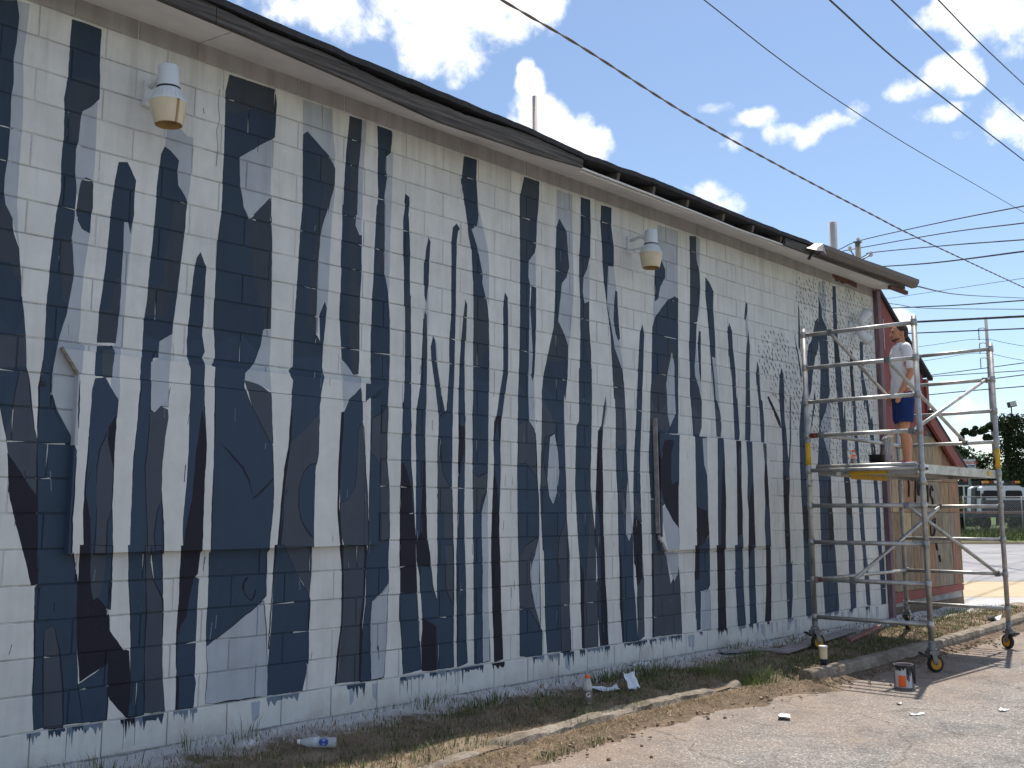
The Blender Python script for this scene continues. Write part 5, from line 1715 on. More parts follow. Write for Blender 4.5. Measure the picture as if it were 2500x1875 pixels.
mb.solo('grey_cloth', M['cloth'], 'grey rag hanging over the rear scaffold rail behind the man', 'cloth')

# ------------------------------------------------------------------ the man on the platform
def capsule(bm, a, b, r0, r1, seg=14, sq=1.0, axis=None):
    """tapered limb, optionally flattened (sq) across axis"""
    a, b = Vector(a), Vector(b)
    d = b - a; L = d.length; d.normalize()
    ref = Vector(axis) if axis is not None else (Vector((0, 1, 0)) if abs(d.y) < .9 else Vector((1, 0, 0)))
    u = (ref - d * ref.dot(d)).normalized(); v = d.cross(u)
    rings = []
    for k in range(1, 5):
        t = k / 5 * math.pi / 2
        rings.append((-r0 * math.cos(t), r0 * math.sin(t)))
    for k in range(5):
        rings.append((L * k / 4, r0 + (r1 - r0) * k / 4))
    for k in range(4, 0, -1):
        t = k / 5 * math.pi / 2
        rings.append((L + r1 * math.cos(t), r1 * math.sin(t)))
    vs = []
    for h, r in rings:
        vs.append([bm.verts.new(a + d * h + (u * math.cos(2 * math.pi * i / seg) * sq + v * math.sin(2 * math.pi * i / seg)) * r) for i in range(seg)])
    for A, B in zip(vs, vs[1:]):
        for i in range(seg):
            bm.faces.new((A[i], A[(i + 1) % seg], B[(i + 1) % seg], B[i]))
    bm.faces.new(list(reversed(vs[0]))); bm.faces.new(vs[-1])


def ellip(bm, c, r, rot=None):
    m = Matrix.Translation(c) @ (rot.to_4x4() if rot is not None else Matrix()) @ Matrix.Diagonal((*r, 1))
    bmesh.ops.create_uvsphere(bm, u_segments=18, v_segments=12, radius=1.0, matrix=m)


def solid(name, bm, m, parent, voxel, smooth_it, place, rel=None):
    me = bpy.data.meshes.new(name)
    bm.to_mesh(me); bm.free()
    tmp = bpy.data.objects.new(name + '_tmp', me); COL.objects.link(tmp)
    md = tmp.modifiers.new('r', 'REMESH'); md.mode = 'VOXEL'; md.voxel_size = voxel; md.use_smooth_shade = True
    if smooth_it:
        s = tmp.modifiers.new('s', 'SMOOTH'); s.iterations = smooth_it; s.factor = .5
    dg = bpy.context.evaluated_depsgraph_get()
    out = bpy.data.meshes.new_from_object(tmp.evaluated_get(dg))
    out.name = name
    bpy.data.objects.remove(tmp); bpy.data.meshes.remove(me)
    base = BASE.get(parent, Vector())
    for v in out.vertices:
        v.co = place @ v.co - base
    out.materials.clear(); out.materials.append(m)
    o = bpy.data.objects.new(name, out); COL.objects.link(o)
    if parent:
        o.parent = parent; BASE[o] = base
    return o


# local frame: faces +x, left side +y, z up, feet at 0; 1.76 m tall
ppl = (11.04, -1.27, DZ)
man = thing('person', ppl, 'man in white t-shirt and blue shorts standing on the scaffold platform facing the wall', 'person')
PL = Matrix.Translation(ppl) @ Matrix.Rotation(R(130), 4, 'Z') @ Matrix.Scale(.95, 4)
bm = bmesh.new()
HIP, KNEE, ANK = .93, .50, .09
for s in (1, -1):
    fx = .05 if s > 0 else -.04
    capsule(bm, (0, s * .095, HIP - .02), (fx * .4 + .02, s * .11, KNEE), .088, .057)
    capsule(bm, (fx * .4 + .02, s * .11, KNEE), (fx - .02, s * .115, KNEE - .16), .055, .058)
    capsule(bm, (fx - .02, s * .115, KNEE - .16), (fx - .02, s * .12, ANK), .058, .036)
    capsule(bm, (fx - .03, s * .12, ANK - .04), (fx + .14, s * .13, .035), .045, .036)
    capsule(bm, (0, s * .185, 1.44), (-.035, s * .235, 1.15), .052, .041)
    capsule(bm, (-.035, s * .235, 1.15), (.08, s * .215, .93), .042, .030)
    ellip(bm, (-.005, s * .225, 1.27), (.048, .044, .09))
    # hand: palm, four curled fingers, thumb off the side
    capsule(bm, (.085, s * .213, .915), (.105, s * .205, .855), .026, .032, sq=.62, axis=(0, 1, 0))
    for f, (dx, ln) in enumerate(((.024, .050), (.008, .058), (-.008, .054), (-.022, .042))):
        k0 = Vector((.110 + dx, s * .203, .845)); k1 = k0 + Vector((.012, -s * .006, -ln * .55)); k2 = k1 + Vector((-.004, -s * .018, -ln * .5))
        capsule(bm, k0, k1, .0095, .009, 8); capsule(bm, k1, k2, .009, .0078, 8)
    capsule(bm, (.115, s * .197, .895), (.142, s * .180, .865), .011, .0105, 8)
    capsule(bm, (.142, s * .180, .865), (.150, s * .172, .840), .0105, .0085, 8)
capsule(bm, (0, 0, .93), (-.01, 0, 1.12), .135, .125, 18, .78, (1, 0, 0))
capsule(bm, (-.01, 0, 1.12), (-.01, 0, 1.34), .125, .155, 18, .72, (1, 0, 0))
capsule(bm, (-.01, .16, 1.44), (-.01, -.16, 1.44), .062, .062)
capsule(bm, (-.02, 0, 1.43), (.005, 0, 1.57), .066, .056)
# head
ellip(bm, (.0, 0, 1.675), (.098, .076, .098))
ellip(bm, (.035, 0, 1.625), (.062, .060, .075))
ellip(bm, (.062, 0, 1.575), (.034, .036, .030))
ellip(bm, (.090, 0, 1.685), (.014, .045, .012))
capsule(bm, (.092, 0, 1.668), (.117, 0, 1.630), .010, .014, 10)
ellip(bm, (.100, 0, 1.628), (.014, .020, .010))
ellip(bm, (.094, 0, 1.597), (.010, .026, .007)); ellip(bm, (.092, 0, 1.585), (.010, .023, .007))
for s in (1, -1):
    ellip(bm, (-.008, s * .080, 1.640), (.018, .010, .032), Matrix.Rotation(s * R(-18), 3, 'Z'))
body = solid('body', bm, M['skin'], man, .0065, 3, PL)
# hair: close-cropped cap, receding at the temples, and a short beard
bm = bmesh.new()
ellip(bm, (-.010, 0, 1.692), (.090, .081, .092))
ellip(bm, (-.042, 0, 1.660), (.058, .073, .070))
hr = solid('cropped_hair', bm, M['hair'], man, .006, 2, PL)
bm = bmesh.new()
ellip(bm, (.070, 0, 1.568), (.031, .038, .026)); ellip(bm, (.035, 0, 1.580), (.05, .058, .022)); ellip(bm, (.097, 0, 1.608), (.012, .027, .006))
solid('short_beard', bm, mat('stubble', (.12, .062, .036), .85, .3, 60, .3, 120), man, .005, 2, PL)
for s in (1, -1):
    bm = bmesh.new(); ellip(bm, (.089, s * .031, 1.668), (.011, .014, .008))
    solid('eye', bm, M['eye'], man, .003, 0, PL)
# clothes
bm = bmesh.new()
capsule(bm, (.0, 0, .875), (-.01, 0, 1.10), .165, .152, 20, .84, (1, 0, 0))
capsule(bm, (-.008, 0, 1.10), (-.005, 0, 1.35), .152, .176, 20, .80, (1, 0, 0))
capsule(bm, (-.01, .165, 1.445), (-.01, -.165, 1.445), .073, .073)
for s in (1, -1):
    capsule(bm, (-.005, s * .185, 1.44), (-.03, s * .225, 1.235), .070, .066)
capsule(bm, (-.02, 0, 1.44), (-.012, 0, 1.515), .085, .066)
ts = solid('t_shirt', bm, M['tshirt'], man, .0075, 3, PL)
# cloth creases
bm = bmesh.new(); bm.from_mesh(ts.data)
bmesh.ops.bisect_plane(bm, geom=bm.verts[:] + bm.edges[:] + bm.faces[:], plane_co=(0, 0, .80), plane_no=(0, .12, -1), clear_outer=True)
bm.to_mesh(ts.data); bm.free()
nrm_ = [v.normal.copy() for v in ts.data.vertices]
for v, vn_ in zip(ts.data.vertices, nrm_):
    n_ = noise.noise(Vector((v.co.x * 9 + v.co.z * 5, v.co.y * 9, v.co.z * 4)))
    v.co += vn_ * (n_ * .014 + .006 * noise.noise(Vector((v.co.x * 24, v.co.y * 24, v.co.z * 9))))
bm = bmesh.new()
capsule(bm, (.0, 0, .84), (.0, 0, .90), .146, .138, 20, .82, (1, 0, 0))
for s in (1, -1):
    fx = .05 if s > 0 else -.04
    capsule(bm, (0, s * .088, .86), (fx * .3 + .01, s * .108, .61), .112, .100)
sh = solid('shorts', bm, M['shorts'], man, .0075, 3, PL)
bm = bmesh.new(); bm.from_mesh(sh.data)
zc = .53 + DZ - BASE[sh].z
bmesh.ops.bisect_plane(bm, geom=bm.verts[:] + bm.edges[:] + bm.faces[:], plane_co=(0, 0, zc), plane_no=(0, 0, -1), clear_outer=True)
bm.to_mesh(sh.data); bm.free()
nrm_ = [v.normal.copy() for v in sh.data.vertices]
for v, vn_ in zip(sh.data.vertices, nrm_):
    v.co += vn_ * .008 * noise.noise(Vector((v.co.x * 13, v.co.y * 13, v.co.z * 5)))
for s in (1, -1):
    fx = .05 if s > 0 else -.04
    bm = bmesh.new()
    capsule(bm, (fx - .045, s * .12, .055), (fx + .05, s * .125, .05), .050, .050, sq=.9)
    capsule(bm, (fx + .05, s * .125, .045), (fx + .15, s * .13, .035), .048, .036)
    o = solid('shoe', bm, M['shoe'], man, .006, 2, PL)
    for v in o.data.vertices:
        if v.co.z < .012:
            v.co.z = .004
    bm = bmesh.new()
    capsule(bm, (fx - .045, s * .12, .012), (fx + .155, s * .13, .010), .048, .040)
    so = solid('sole', bm, M['sole'], o, .006, 1, PL)
    for v in so.data.vertices:
        v.co.z = max(.001, min(v.co.z, .018))

# ------------------------------------------------------------------ things on the ground
def paint_can(c):
    t = thing('paint_can', c, 'open paint can with black drips and orange label on the asphalt by the scaffold', 'paint can')
    h, r = .215, .088
    MB().lathe([(.001, .004), (r, .0), (r + .003, .004), (r, .010), (r, h - .012), (r + .004, h - .006), (r + .003, h), (r - .008, h), (r - .010, h - .02)], c, 30).build('can_body', M['label_g'], t)
    MB().lathe([(r - .009, h - .022), (.001, h - .03)], c, 24).build('dark_paint', M['black'], t)
    def patch(name, a0, a1, z0, z1, m, rr):
        mb = MB(); k = 8; vs = []
        for i in range(k + 1):
            a = a0 + (a1 - a0) * i / k
            vs += [(c[0] + rr * math.cos(a), c[1] + rr * math.sin(a), c[2] + z0), (c[0] + rr * math.cos(a), c[1] + rr * math.sin(a), c[2] + z1)]
        mb.add(vs, [(2 * i, 2 * i + 2, 2 * i + 3, 2 * i + 1) for i in range(k)], None, True)
        return mb.build(name, m, t)
    a = math.atan2(-.71, -.70)
    patch('white_label', a - 1.35, a + .4, .02, .19, M['lightgrey'], r + .0015)
    patch('orange_label', a - .95, a - .25, .025, .125, M['orange_cap'], r + .003)
    mb = MB(); dr = random.Random(6)
    for k in range(26):
        aa = a - 1.2 + 2.8 * k / 26 + dr.uniform(-.04, .04)
        l = dr.uniform(.03, .17) if aa > a - .2 else dr.uniform(.01, .06)
        p = (c[0] + (r + .003) * math.cos(aa), c[1] + (r + .003) * math.sin(aa))
        mb.tube([(p[0], p[1], c[2] + h), (p[0], p[1], c[2] + h - l)], [.008, .004], 5)
    mb.build('paint_drips', M['black'], t)
    hd = MB(); pts = []
    for k in range(13):
        q = math.pi * k / 12
        d = Vector((.71, -.70, 0))
        pts.append(Vector(c) + d * (r + .006) * math.cos(q) + Vector((-.70, -.71, 0)) * .055 * math.sin(q) + Vector((0, 0, h - .03 - .07 * math.sin(q))))
    hd.tube(pts, .0025, 6); hd.build('wire_handle', M['alu'], t)


paint_can((8.86, -2.06, ROAD))
c = (8.78, -1.33, .014)
t = thing('drinking_cup', c, 'tall cream cup with dark blue bottom standing on the kerb end', 'cup')
MB().lathe([(.034, .06), (.0385, .17), (.040, .176), (.037, .176), (.033, .08)], c, 22).build('cup_wall', M['cup'], t)
MB().lathe([(.001, 0), (.031, 0), (.0345, .061)], c, 22).build('dark_base', M['cupb'], t)
MB().lathe([(.041, .172), (.0415, .180), (.034, .182), (.001, .180)], c, 22).build('cup_lid', M['white'], t)

c = Vector((3.58, -.64, strip_z(3.58, -.64) + .034))
t = thing('water_bottle', (c.x, c.y, c.z - .034), 'clear plastic water bottle with blue label lying on the dry grass', 'bottle')
M3 = Matrix.Rotation(R(-49), 3, 'Z') @ Matrix.Rotation(R(-90), 3, 'Y')
pr = [(.001, .12), (.028, .12), (.032, .112), (.032, .03), (.030, .02), (.032, .01), (.032, -.04), (.022, -.085), (.012, -.10), (.012, -.118), (.001, -.118)]
M3b = Matrix.Rotation(R(-49), 3, 'Z') @ Matrix.Rotation(R(90), 3, 'Y')
MB().lathe(pr, c, 20, M3b).build('bottle_body', M['clear'], t)
MB().lathe([(.001, -.122), (.015, -.122), (.015, -.104), (.013, -.104)], c, 16, M3b).build('bottle_cap', M['white'], t)
mb = MB(); axis = M3b @ Vector((0, 0, 1))
toc = (C0 - c).normalized(); side = axis.cross(toc).normalized(); nrm = side.cross(axis)
vs = []
for k in range(18):
    a = 2 * math.pi * k / 18
    u, w_ = .030 * math.cos(a), .024 * math.sin(a)
    ang = w_ / .0328
    vs.append(c + axis * (u + .05) + (side * math.sin(ang) + nrm * math.cos(ang)) * .0330)
vs.append(c + axis * .05 + nrm * .0332)
mb.add(vs, [(k, (k + 1) % 18, 18) for k in range(18)], None, True)
mb.build('round_label', M['blue_lab'], t)
MB().lathe([(.0322, .02), (.0326, .022), (.0326, -.02), (.0322, -.022)], c, 20, M3b).build('pale_band', M['clear'], t)

# white scraps
def scrap(name, c, pts, m, label, cat, group=None, curl=.02, th=.002, up=0.0, az=0.0):
    ground = ROAD if c[1] < kerb_y(c[0]) else strip_z(c[0], c[1])
    n = 7; vs = []; fs = []
    A = Matrix.Rotation(az, 3, 'Z') @ Matrix.Rotation(up, 3, 'X')
    sd = rng.random() * 50
    w, h = pts
    for i in range(n + 1):
        for j in range(n + 1):
            u, v = i / n - .5, j / n - .5
            rr = 1 + .22 * noise.noise(Vector((math.atan2(v, u) * 1.3, sd, 0)))
            p = Vector((u * w * rr, v * h * rr, curl * (u * u * 3 + noise.noise(Vector((u * 3, v * 3, sd)))) + curl * .5))
            vs.append(Vector(c) + A @ (p + Vector((0, h * .42 if up > .5 else 0, 0))))
    fs = [(i * (n + 1) + j, (i + 1) * (n + 1) + j, (i + 1) * (n + 1) + j + 1, i * (n + 1) + j + 1) for i in range(n) for j in range(n)]
    m0 = len(vs)
    lift = ground + th + .001 - min(v.z for v in vs)
    vs = [v + Vector((0, 0, lift)) for v in vs]
    mb = MB().add(vs + [v - Vector((0, 0, th)) for v in vs], fs + [tuple(m0 + k for k in reversed(f)) for f in fs], None, True)
    return mb.solo(name, m, label, cat, group)


scrap('plastic_scrap', (6.32, -.66, strip_z(6.32, -.66) + .012), (.26, .12), M['plastic_w'], 'flat white plastic scrap lying beside the sports bottle in the grass', 'litter', 'white scraps in the grass', .03, az=R(-30), up=.15)
scrap('plastic_scrap', (6.50, -.83, strip_z(6.5, -.83) - .02), (.10, .15), M['plastic_w'], 'upright curved white plastic scrap leaning in the grass', 'litter', 'white scraps in the grass', .03, az=R(-25), up=.85)
scrap('plastic_scrap', (7.52, -.10, strip_z(7.5, -.1) + .03), (.24, .10), M['plastic_w'], 'pale scrap lying in the grass against the foot of the wall', 'litter', 'white scraps in the grass', .02)
scrap('plastic_scrap', (8.9, -.22, strip_z(8.9, -.22) + .03), (.30, .14), M['plastic_w'], 'white paper scrap at the foot of the wall near the boards', 'litter', 'white scraps in the grass', .02)
scrap('paper_scrap', (6.93, -1.95, ROAD + .022), (.13, .09), M['paper'], 'crumpled white paper on the asphalt, nearest of the road litter', 'litter', 'paper litter on the asphalt', .018, az=.5)
scrap('paper_scrap', (8.10, -2.34, ROAD + .006), (.06, .03), M['paper'], 'tiny white paper flake on the asphalt below the paint can', 'litter', 'paper litter on the asphalt', .01)
scrap('paper_scrap', (7.78, -2.61, ROAD + .006), (.13, .03), M['paper'], 'thin white paper strip on the asphalt', 'litter', 'paper litter on the asphalt', .01, az=-.5)
scrap('paper_scrap', (8.44, -3.03, ROAD + .008), (.10, .06), M['paper'], 'small white paper near the right edge of the asphalt', 'litter', 'paper litter on the asphalt', .012)
scrap('plastic_bag', (14.2, -1.02, ROAD + .04), (.22, .12), M['plastic_w'], 'crumpled clear plastic bag against the far kerb', 'bag', None, .05)
scrap('stone_chip', (3.24, -.42, strip_z(3.24, -.42) + .012), (.06, .045), M['paper'], 'small white painted stone in the grass near the wall', 'stone', None, .04)
# scrap boards under the scaffold
for (a, b, w, h, m, lab) in (
        ((9.15, -.66, .035), (11.5, -.30, .035), .16, .020, 'board', 'long grey scrap board lying under the scaffold'),
        ((10.55, -.72, .03), (11.55, -.62, .10), .05, .03, 'board_r', 'short reddish scrap board propped on the grey board'),
        ((8.75, -.20, .04), (9.45, -.62, .03), .10, .014, 'board', 'thin dark scrap board at the near end of the pile')):
    MB().bar(a, b, w, h).solo('scrap_board', M[m], lab, 'board', 'scrap boards under the scaffold')
# soil clods and stones on the road edge
cl_r = random.Random(12)
spots = [(4.55, -1.72), (4.72, -1.90), (5.0, -1.80), (5.45, -1.72), (6.5, -1.55), (6.62, -1.62), (5.25, -1.95), (4.2, -1.68)]
wheres = ['near the bottom edge', 'furthest out on the road at the near end', 'below the broken kerb middle', 'below the sports bottle', 'largest, below the end of the broken kerb', 'beside the largest clod', 'lying alone on the asphalt', 'closest to the broken kerb']
for (x, y), w in zip(spots, wheres):
    b = bmesh.new(); bmesh.ops.create_icosphere(b, subdivisions=2, radius=1)
    s = cl_r.uniform(.010, .019) * (1.3 if 'largest,' in w else 1)
    for v in b.verts:
        v.co *= s * (1 + .35 * noise.noise(v.co * 1.7 + Vector((x * 9, y * 9, 0))))
        v.co.z *= .75
    mb = MB().add([v.co + Vector((x, y, ROAD + s * .5)) for v in b.verts], [tuple(v.index for v in f.verts) for f in b.faces], None, False)
    b.free()
    mb.solo('soil_clod', M['clod'], 'dark soil clod on the asphalt, ' + w, 'soil clod', 'soil clods along the kerb')
mb = MB()
for k in range(650):
    x = cl_r.uniform(2.5, 13); y = kerb_y(x) - cl_r.uniform(.02, .06 + cl_r.random() ** 2 * .5)
    s = cl_r.uniform(.003, .013) * (1.7 if cl_r.random() < .06 else 1)
    mb.box((x, y, ROAD + s * .5 + .012), (s * 2, s * 1.6, s * 1.2), Matrix.Rotation(cl_r.uniform(0, 3), 3, 'Z'), jit=s * .4)
tag(mb.build('gravel', M['crumb']), 'loose soil crumbs and gravel along the foot of the kerb', 'gravel', kind='stuff')

# ------------------------------------------------------------------ grass
gr = random.Random(31)
DRY = [(.29, .22, .13), (.23, .17, .10), (.36, .28, .17), (.18, .135, .085)]
GREEN = [(.10, .13, .045), (.14, .18, .06), (.085, .11, .04), (.17, .20, .08)]
SPRAY = [(.62, .63, .62), (.50, .51, .50), (.70, .70, .70)]


def blade(mb, x, y, z, h, lean, az, w, col):
    dx, dy = math.cos(az), math.sin(az)
    sx, sy = -dy * w, dx * w
    mb.add([(x - sx, y - sy, z - .006), (x + sx, y + sy, z - .006), (x + sx * .7 + dx * lean * .35, y + sy * .7 + dy * lean * .35, z + h * .6), (x - sx * .7 + dx * lean * .35, y - sy * .7 + dy * lean * .35, z + h * .6), (x + dx * lean, y + dy * lean, z + h)], [(0, 1, 2, 3), (3, 2, 4)], col)


mb = MB()
for k in range(34000):
    x = 1.2 + 15.2 * gr.random() ** 1.35
    yk = kerb_y(x)
    y = yk + .10 + (-.02 - yk - .10) * gr.random()
    if 7.7 < x < 8.5:
        y = gr.uniform(-1.42, -.02)
    g = noise.noise(Vector((x * 1.5, y * 2.6, 7))) + .35 * noise.noise(Vector((x * 5, y * 5, 2)))
    dens_ = .75 + .5 * noise.noise(Vector((x * 3, y * 3, 11)))
    if gr.random() > dens_ * (1 if y < -.45 else .55):
        continue
    spray = max(0, 1 + y / .5) * .95
    hh = gr.uniform(.012, .038)
    if g > .12 or (y > -.12 and gr.random() < .5):
        hh = gr.uniform(.02, .055)
    if x > 12.8 and y > -.5:
        hh *= .6
    c = gr.choice(GREEN) if (g > .04 and gr.random() < .7) or gr.random() < .16 else gr.choice(DRY)
    if gr.random() < spray:
        c = gr.choice(SPRAY)
    k_ = gr.uniform(.75, 1.2)
    blade(mb, x, y, strip_z(x, y), hh, hh * gr.uniform(.2, 1.4), gr.uniform(0, 6.28), gr.uniform(.0012, .003) * (1 + x / 9), mul(c, k_))
# tufts: green weeds along the kerb and at the wall
TUFTS = [(4.05, -1.52, 110, .07, .12), (4.6, -1.30, 90, .06, .14), (5.55, -1.14, 220, .08, .22), (6.2, -1.12, 90, .06, .1), (7.95, -1.12, 420, .12, .24), (7.7, -.82, 260, .10, .3), (4.75, -1.50, 90, .05, .12), (5.3, -1.45, 90, .05, .12), (7.2, -.45, 320, .11, .35), (6.75, -.35, 160, .12, .2),
         (3.35, -.20, 26, .16, .10), (3.0, -.16, 18, .14, .1), (5.3, -.42, 120, .10, .25), (4.9, -.16, 60, .12, .2), (8.9, -.5, 120, .09, .2), (9.2, -.12, 60, .10, .2), (13.6, -.55, 120, .08, .25), (14.6, -.35, 200, .09, .5), (15.6, -.5, 160, .08, .4),
         (3.2, -1.12, 60, .06, .15), (5.0, -1.42, 70, .05, .18), (6.1, -1.25, 60, .05, .15), (2.4, -.25, 60, .10, .3), (10.2, -.25, 60, .08, .3)]
for (x, y, n, h, sp) in TUFTS:
    for k in range(n):
        a, d = gr.uniform(0, 6.28), sp * gr.random() ** .7
        px, py = x + d * math.cos(a), min(-.015, y + d * math.sin(a) * .6)
        hh = h * gr.uniform(.4, 1.1)
        c = mul(gr.choice(GREEN), gr.uniform(.8, 1.3))
        if y > -.3 and gr.random() < .3:
            c = gr.choice(SPRAY)
        z0 = strip_z(px, py) if py > kerb_y(px) + .02 else ROAD
        blade(mb, px, py, z0, hh, hh * gr.uniform(.2, .9), a + gr.uniform(-.6, .6), gr.uniform(.0016, .0036), c)
for k in range(9000):       # matted growth right up to the kerb
    x = gr.uniform(1.2, 13); y = kerb_y(x) + .11 + .35 * gr.random() ** 1.5
    hh = gr.uniform(.012, .045)
    c = gr.choice(GREEN) if noise.noise(Vector((x * 2.2, y * 3, 5))) > .0 else gr.choice(DRY)
    blade(mb, x, y, strip_z(x, y), hh, hh * gr.uniform(.3, 1.6), gr.uniform(0, 6.28), gr.uniform(.0014, .0028), mul(c, gr.uniform(.8, 1.15)))
for k in range(6500):       # straw at the foot of the kerb
    x = gr.uniform(2, 8.6); y = kerb_y(x) - gr.uniform(0, .04 + .32 * gr.random() ** 2)
    blade(mb, x, y, ROAD + .02 + .03 * max(0, 1 - (kerb_y(x) - y) / .2), gr.uniform(.005, .03), gr.uniform(.02, .07), gr.uniform(0, 6.28), .0014, mul(gr.choice(DRY), gr.uniform(.9, 2.0)))
tag(mb.build('grass', M['blade']), 'patchy dry and green grass along the foot of the wall, dusted with white paint', 'grass', kind='stuff')
mb = MB()
for k in range(9000):
    d, s = 49.5 + 5.5 * gr.random(), gr.uniform(10, 40)
    p = SP(d, s, .02 + .43 * (d - 49.2) / 5.8)
    blade(mb, p[0], p[1], p[2], gr.uniform(.12, .4), gr.uniform(.03, .2), gr.uniform(0, 6.28), .02, mul(gr.choice(GREEN), gr.uniform(.5, .9)))
tag(mb.build('verge_grass', M['blade']), 'green grass on the verge beyond the street', 'grass', kind='stuff')

# ------------------------------------------------------------------ poles and overhead wires
def spline(pts, n=8, ext=.0):
    P = [Vector(p) for p in pts]
    if ext:
        P = [P[0] + (P[0] - P[1]).normalized() * ext] + P + [P[-1] + (P[-1] - P[-2]).normalized() * ext]
    out = []
    for i in range(len(P) - 1):
        p0, p1, p2, p3 = P[max(0, i - 1)], P[i], P[i + 1], P[min(len(P) - 1, i + 2)]
        for k in range(n):
            t = k / n
            out.append(.5 * ((2 * p1) + (p2 - p0) * t + (2 * p0 - 5 * p1 + 4 * p2 - p3) * t * t + (3 * p1 - p0 - 3 * p2 + p3) * t ** 3))
    out.append(P[-1])
    return out


def wire(pts, r, label, m='wire', ext=0.0, ends=None):
    mb = MB().tube(spline(pts, 8, ext), r, 6)
    return mb.solo('overhead_wire', M[m], label, 'wire', 'overhead wires')


# the service cable is two cores twisted round each other
pts = spline([(13.17, 7.49, 11.91), (16.0, 7.67, 11.91), (20.38, 7.96, 11.78), (25.65, 8.28, 11.84), (33.11, 8.73, 12.04), (37.78, 9.01, 12.2), (53.26, 9.92, 12.94)], 70, 8)
mb = MB()
for ph in (0, math.pi):
    q = []
    L = 0
    for i, p in enumerate(pts):
        if i:
            L += (p - pts[i - 1]).length
        q.append(p + Vector((0, math.cos(L * 4.5 + ph), math.sin(L * 4.5 + ph))) * .016)
    mb.tube(q, .017, 6)
mb.solo('overhead_wire', M['wire_t'], 'thick twisted service cable crossing the sky lowest above the roof', 'wire', 'overhead wires')
wire([(19.33, 6.63, 14.01), (24.1, 7.3, 14.38), (29.52, 8.05, 14.97), (39.2, 9.37, 16.26), (63.48, 12.65, 19.83)], 0.016, 'thin dark wire next above the twisted cable', ext=9)
wire([(21.52, 4.43, 14.01), (26.82, 5.13, 14.6), (34.76, 6.16, 15.74), (47.39, 7.79, 17.63)], 0.026, 'dark wire, third from the roof, sloping to the right edge', ext=9)
wire([(22.6, 3.35, 14.01), (30.51, 4.59, 15.48), (44.07, 6.72, 18.23)], 0.023, 'dark wire, second from the top right corner', ext=9)
wire([(23.4, 2.53, 14.01), (30.1, 3.71, 15.62), (39.74, 5.38, 18.05)], 0.02, 'dark wire nearest the top right corner', ext=9)
wire([(46.3, 16.55, 14.84), (44.74, 14.58, 14.65), (38.75, 8.44, 12.95), (31.72, 3.35, 10.84)], .022, 'thin wire over the top of the wooden pole', ext=6)
wire([(46.31, 16.57, 14.72), (45.47, 15.48, 14.50), (38.79, 8.48, 12.5), (31.77, 3.4, 10.32)], .022, 'thin wire from the left insulator of the wooden pole', ext=6)
wire([(43.49, 13.92, 13.47), (42.99, 13.31, 13.45), (38.21, 8.29, 11.84), (31.82, 3.45, 9.81)], .022, 'thin wire from the right insulator of the wooden pole', ext=6)
wire([(45.78, 14.47, 13.49), (38.5, 8.8, 11.3), (31.85, 3.48, 9.45)], .03, 'dark wire just below the insulator wires of the wooden pole', ext=6)
wire([(67.83, 23.16, 16.78), (53.22, 9.87, 13.42)], .015, 'faint grey wire slanting up right of the gutter end', ext=6)
wire([(13.60, -.40, 4.66), (27.35, 3.78, 7.40), (42.65, 6.79, 10.21)], .012, 'dark wire running from the gutter end down to the right', ext=0)
wire([(48.6, 14.8, 11.9), (47.04, 12.23, 11.36), (45.91, 10.61, 11.0), (42.66, 6.8, 10.12)], .03, 'sagging lashed cable above the thick black cable', ext=5)
wire([(48.58, 14.78, 12.11), (47.81, 12.85, 11.48), (44.83, 7.47, 10.17)], .018, 'thin wire crossing the lashed cable', ext=5)
wire([(46.99, 13.76, 10.76), (42.72, 6.86, 9.47)], .055, 'thick black cable above the man on the scaffold', ext=6)
wire([(47.53, 13.32, 10.25), (42.77, 6.91, 8.97)], .032, 'black cable below the thick one', ext=6)
wire([(101.34, 34.88, 18.72), (103.75, 29.52, 19.17), (107.09, 26.3, 18.46)], .025, 'hairline wire from the top insulator of the tall grey pole', ext=15)
wire([(101.97, 34.53, 17.27), (103.85, 29.69, 17.75), (107.22, 26.44, 17.0)], .025, 'hairline wire from the middle insulator of the tall grey pole', ext=15)
wire([(60.33, 17.69, 9.87), (56.87, 13.5, 9.48), (53.62, 10.28, 9.1)], .025, 'thin wire rising past the lowest insulator of the grey pole', ext=8)
wire([(60.41, 17.62, 9.80), (56.82, 13.4, 9.21), (53.66, 10.31, 8.7)], .025, 'nearly level thin wire just above the right scaffold rail', ext=8)
wire([(58.02, 13.03, 9.01), (53.68, 10.33, 8.49)], .03, 'short dark wire right of the front scaffold post', ext=5)
wire([(60.34, 17.91, 8.67), (57, 14.1, 8.3), (53.74, 10.39, 7.9)], .03, 'lowest dark wire, seen between the scaffold rails', ext=8)

t = thing('utility_pole', (42.3, 13.6, -.2), 'wooden utility pole rising behind the far end of the roof', 'utility pole')
MB().tube([(42.3, 13.6, -.2), (42.3, 13.6, 13.86)], [.19, .12], 14).build('pole_shaft', M['pole'], t)
ins = [(42.05, 13.87, 13.55), (42.78, 13.22, 13.30), (42.32, 13.58, 13.95)]
for a, b in (((42.3, 13.6, 12.85), ins[0]), ((42.3, 13.6, 12.95), ins[1])):
    MB().tube([a, b], .035, 8).build('insulator_arm', M['alu_d'], t)
for p in ins:
    MB().lathe([(.03, -.10), (.06, -.08), (.12, -.02), (.05, 0), (.10, .06), (.05, .10), (.05, .16), (.001, .18)], p, 12).build('insulator', M['porcelain'], t)
MB().box((42.3, 13.6, 13.88), (.30, .30, .05)).build('pole_cap', M['alu_d'], t)

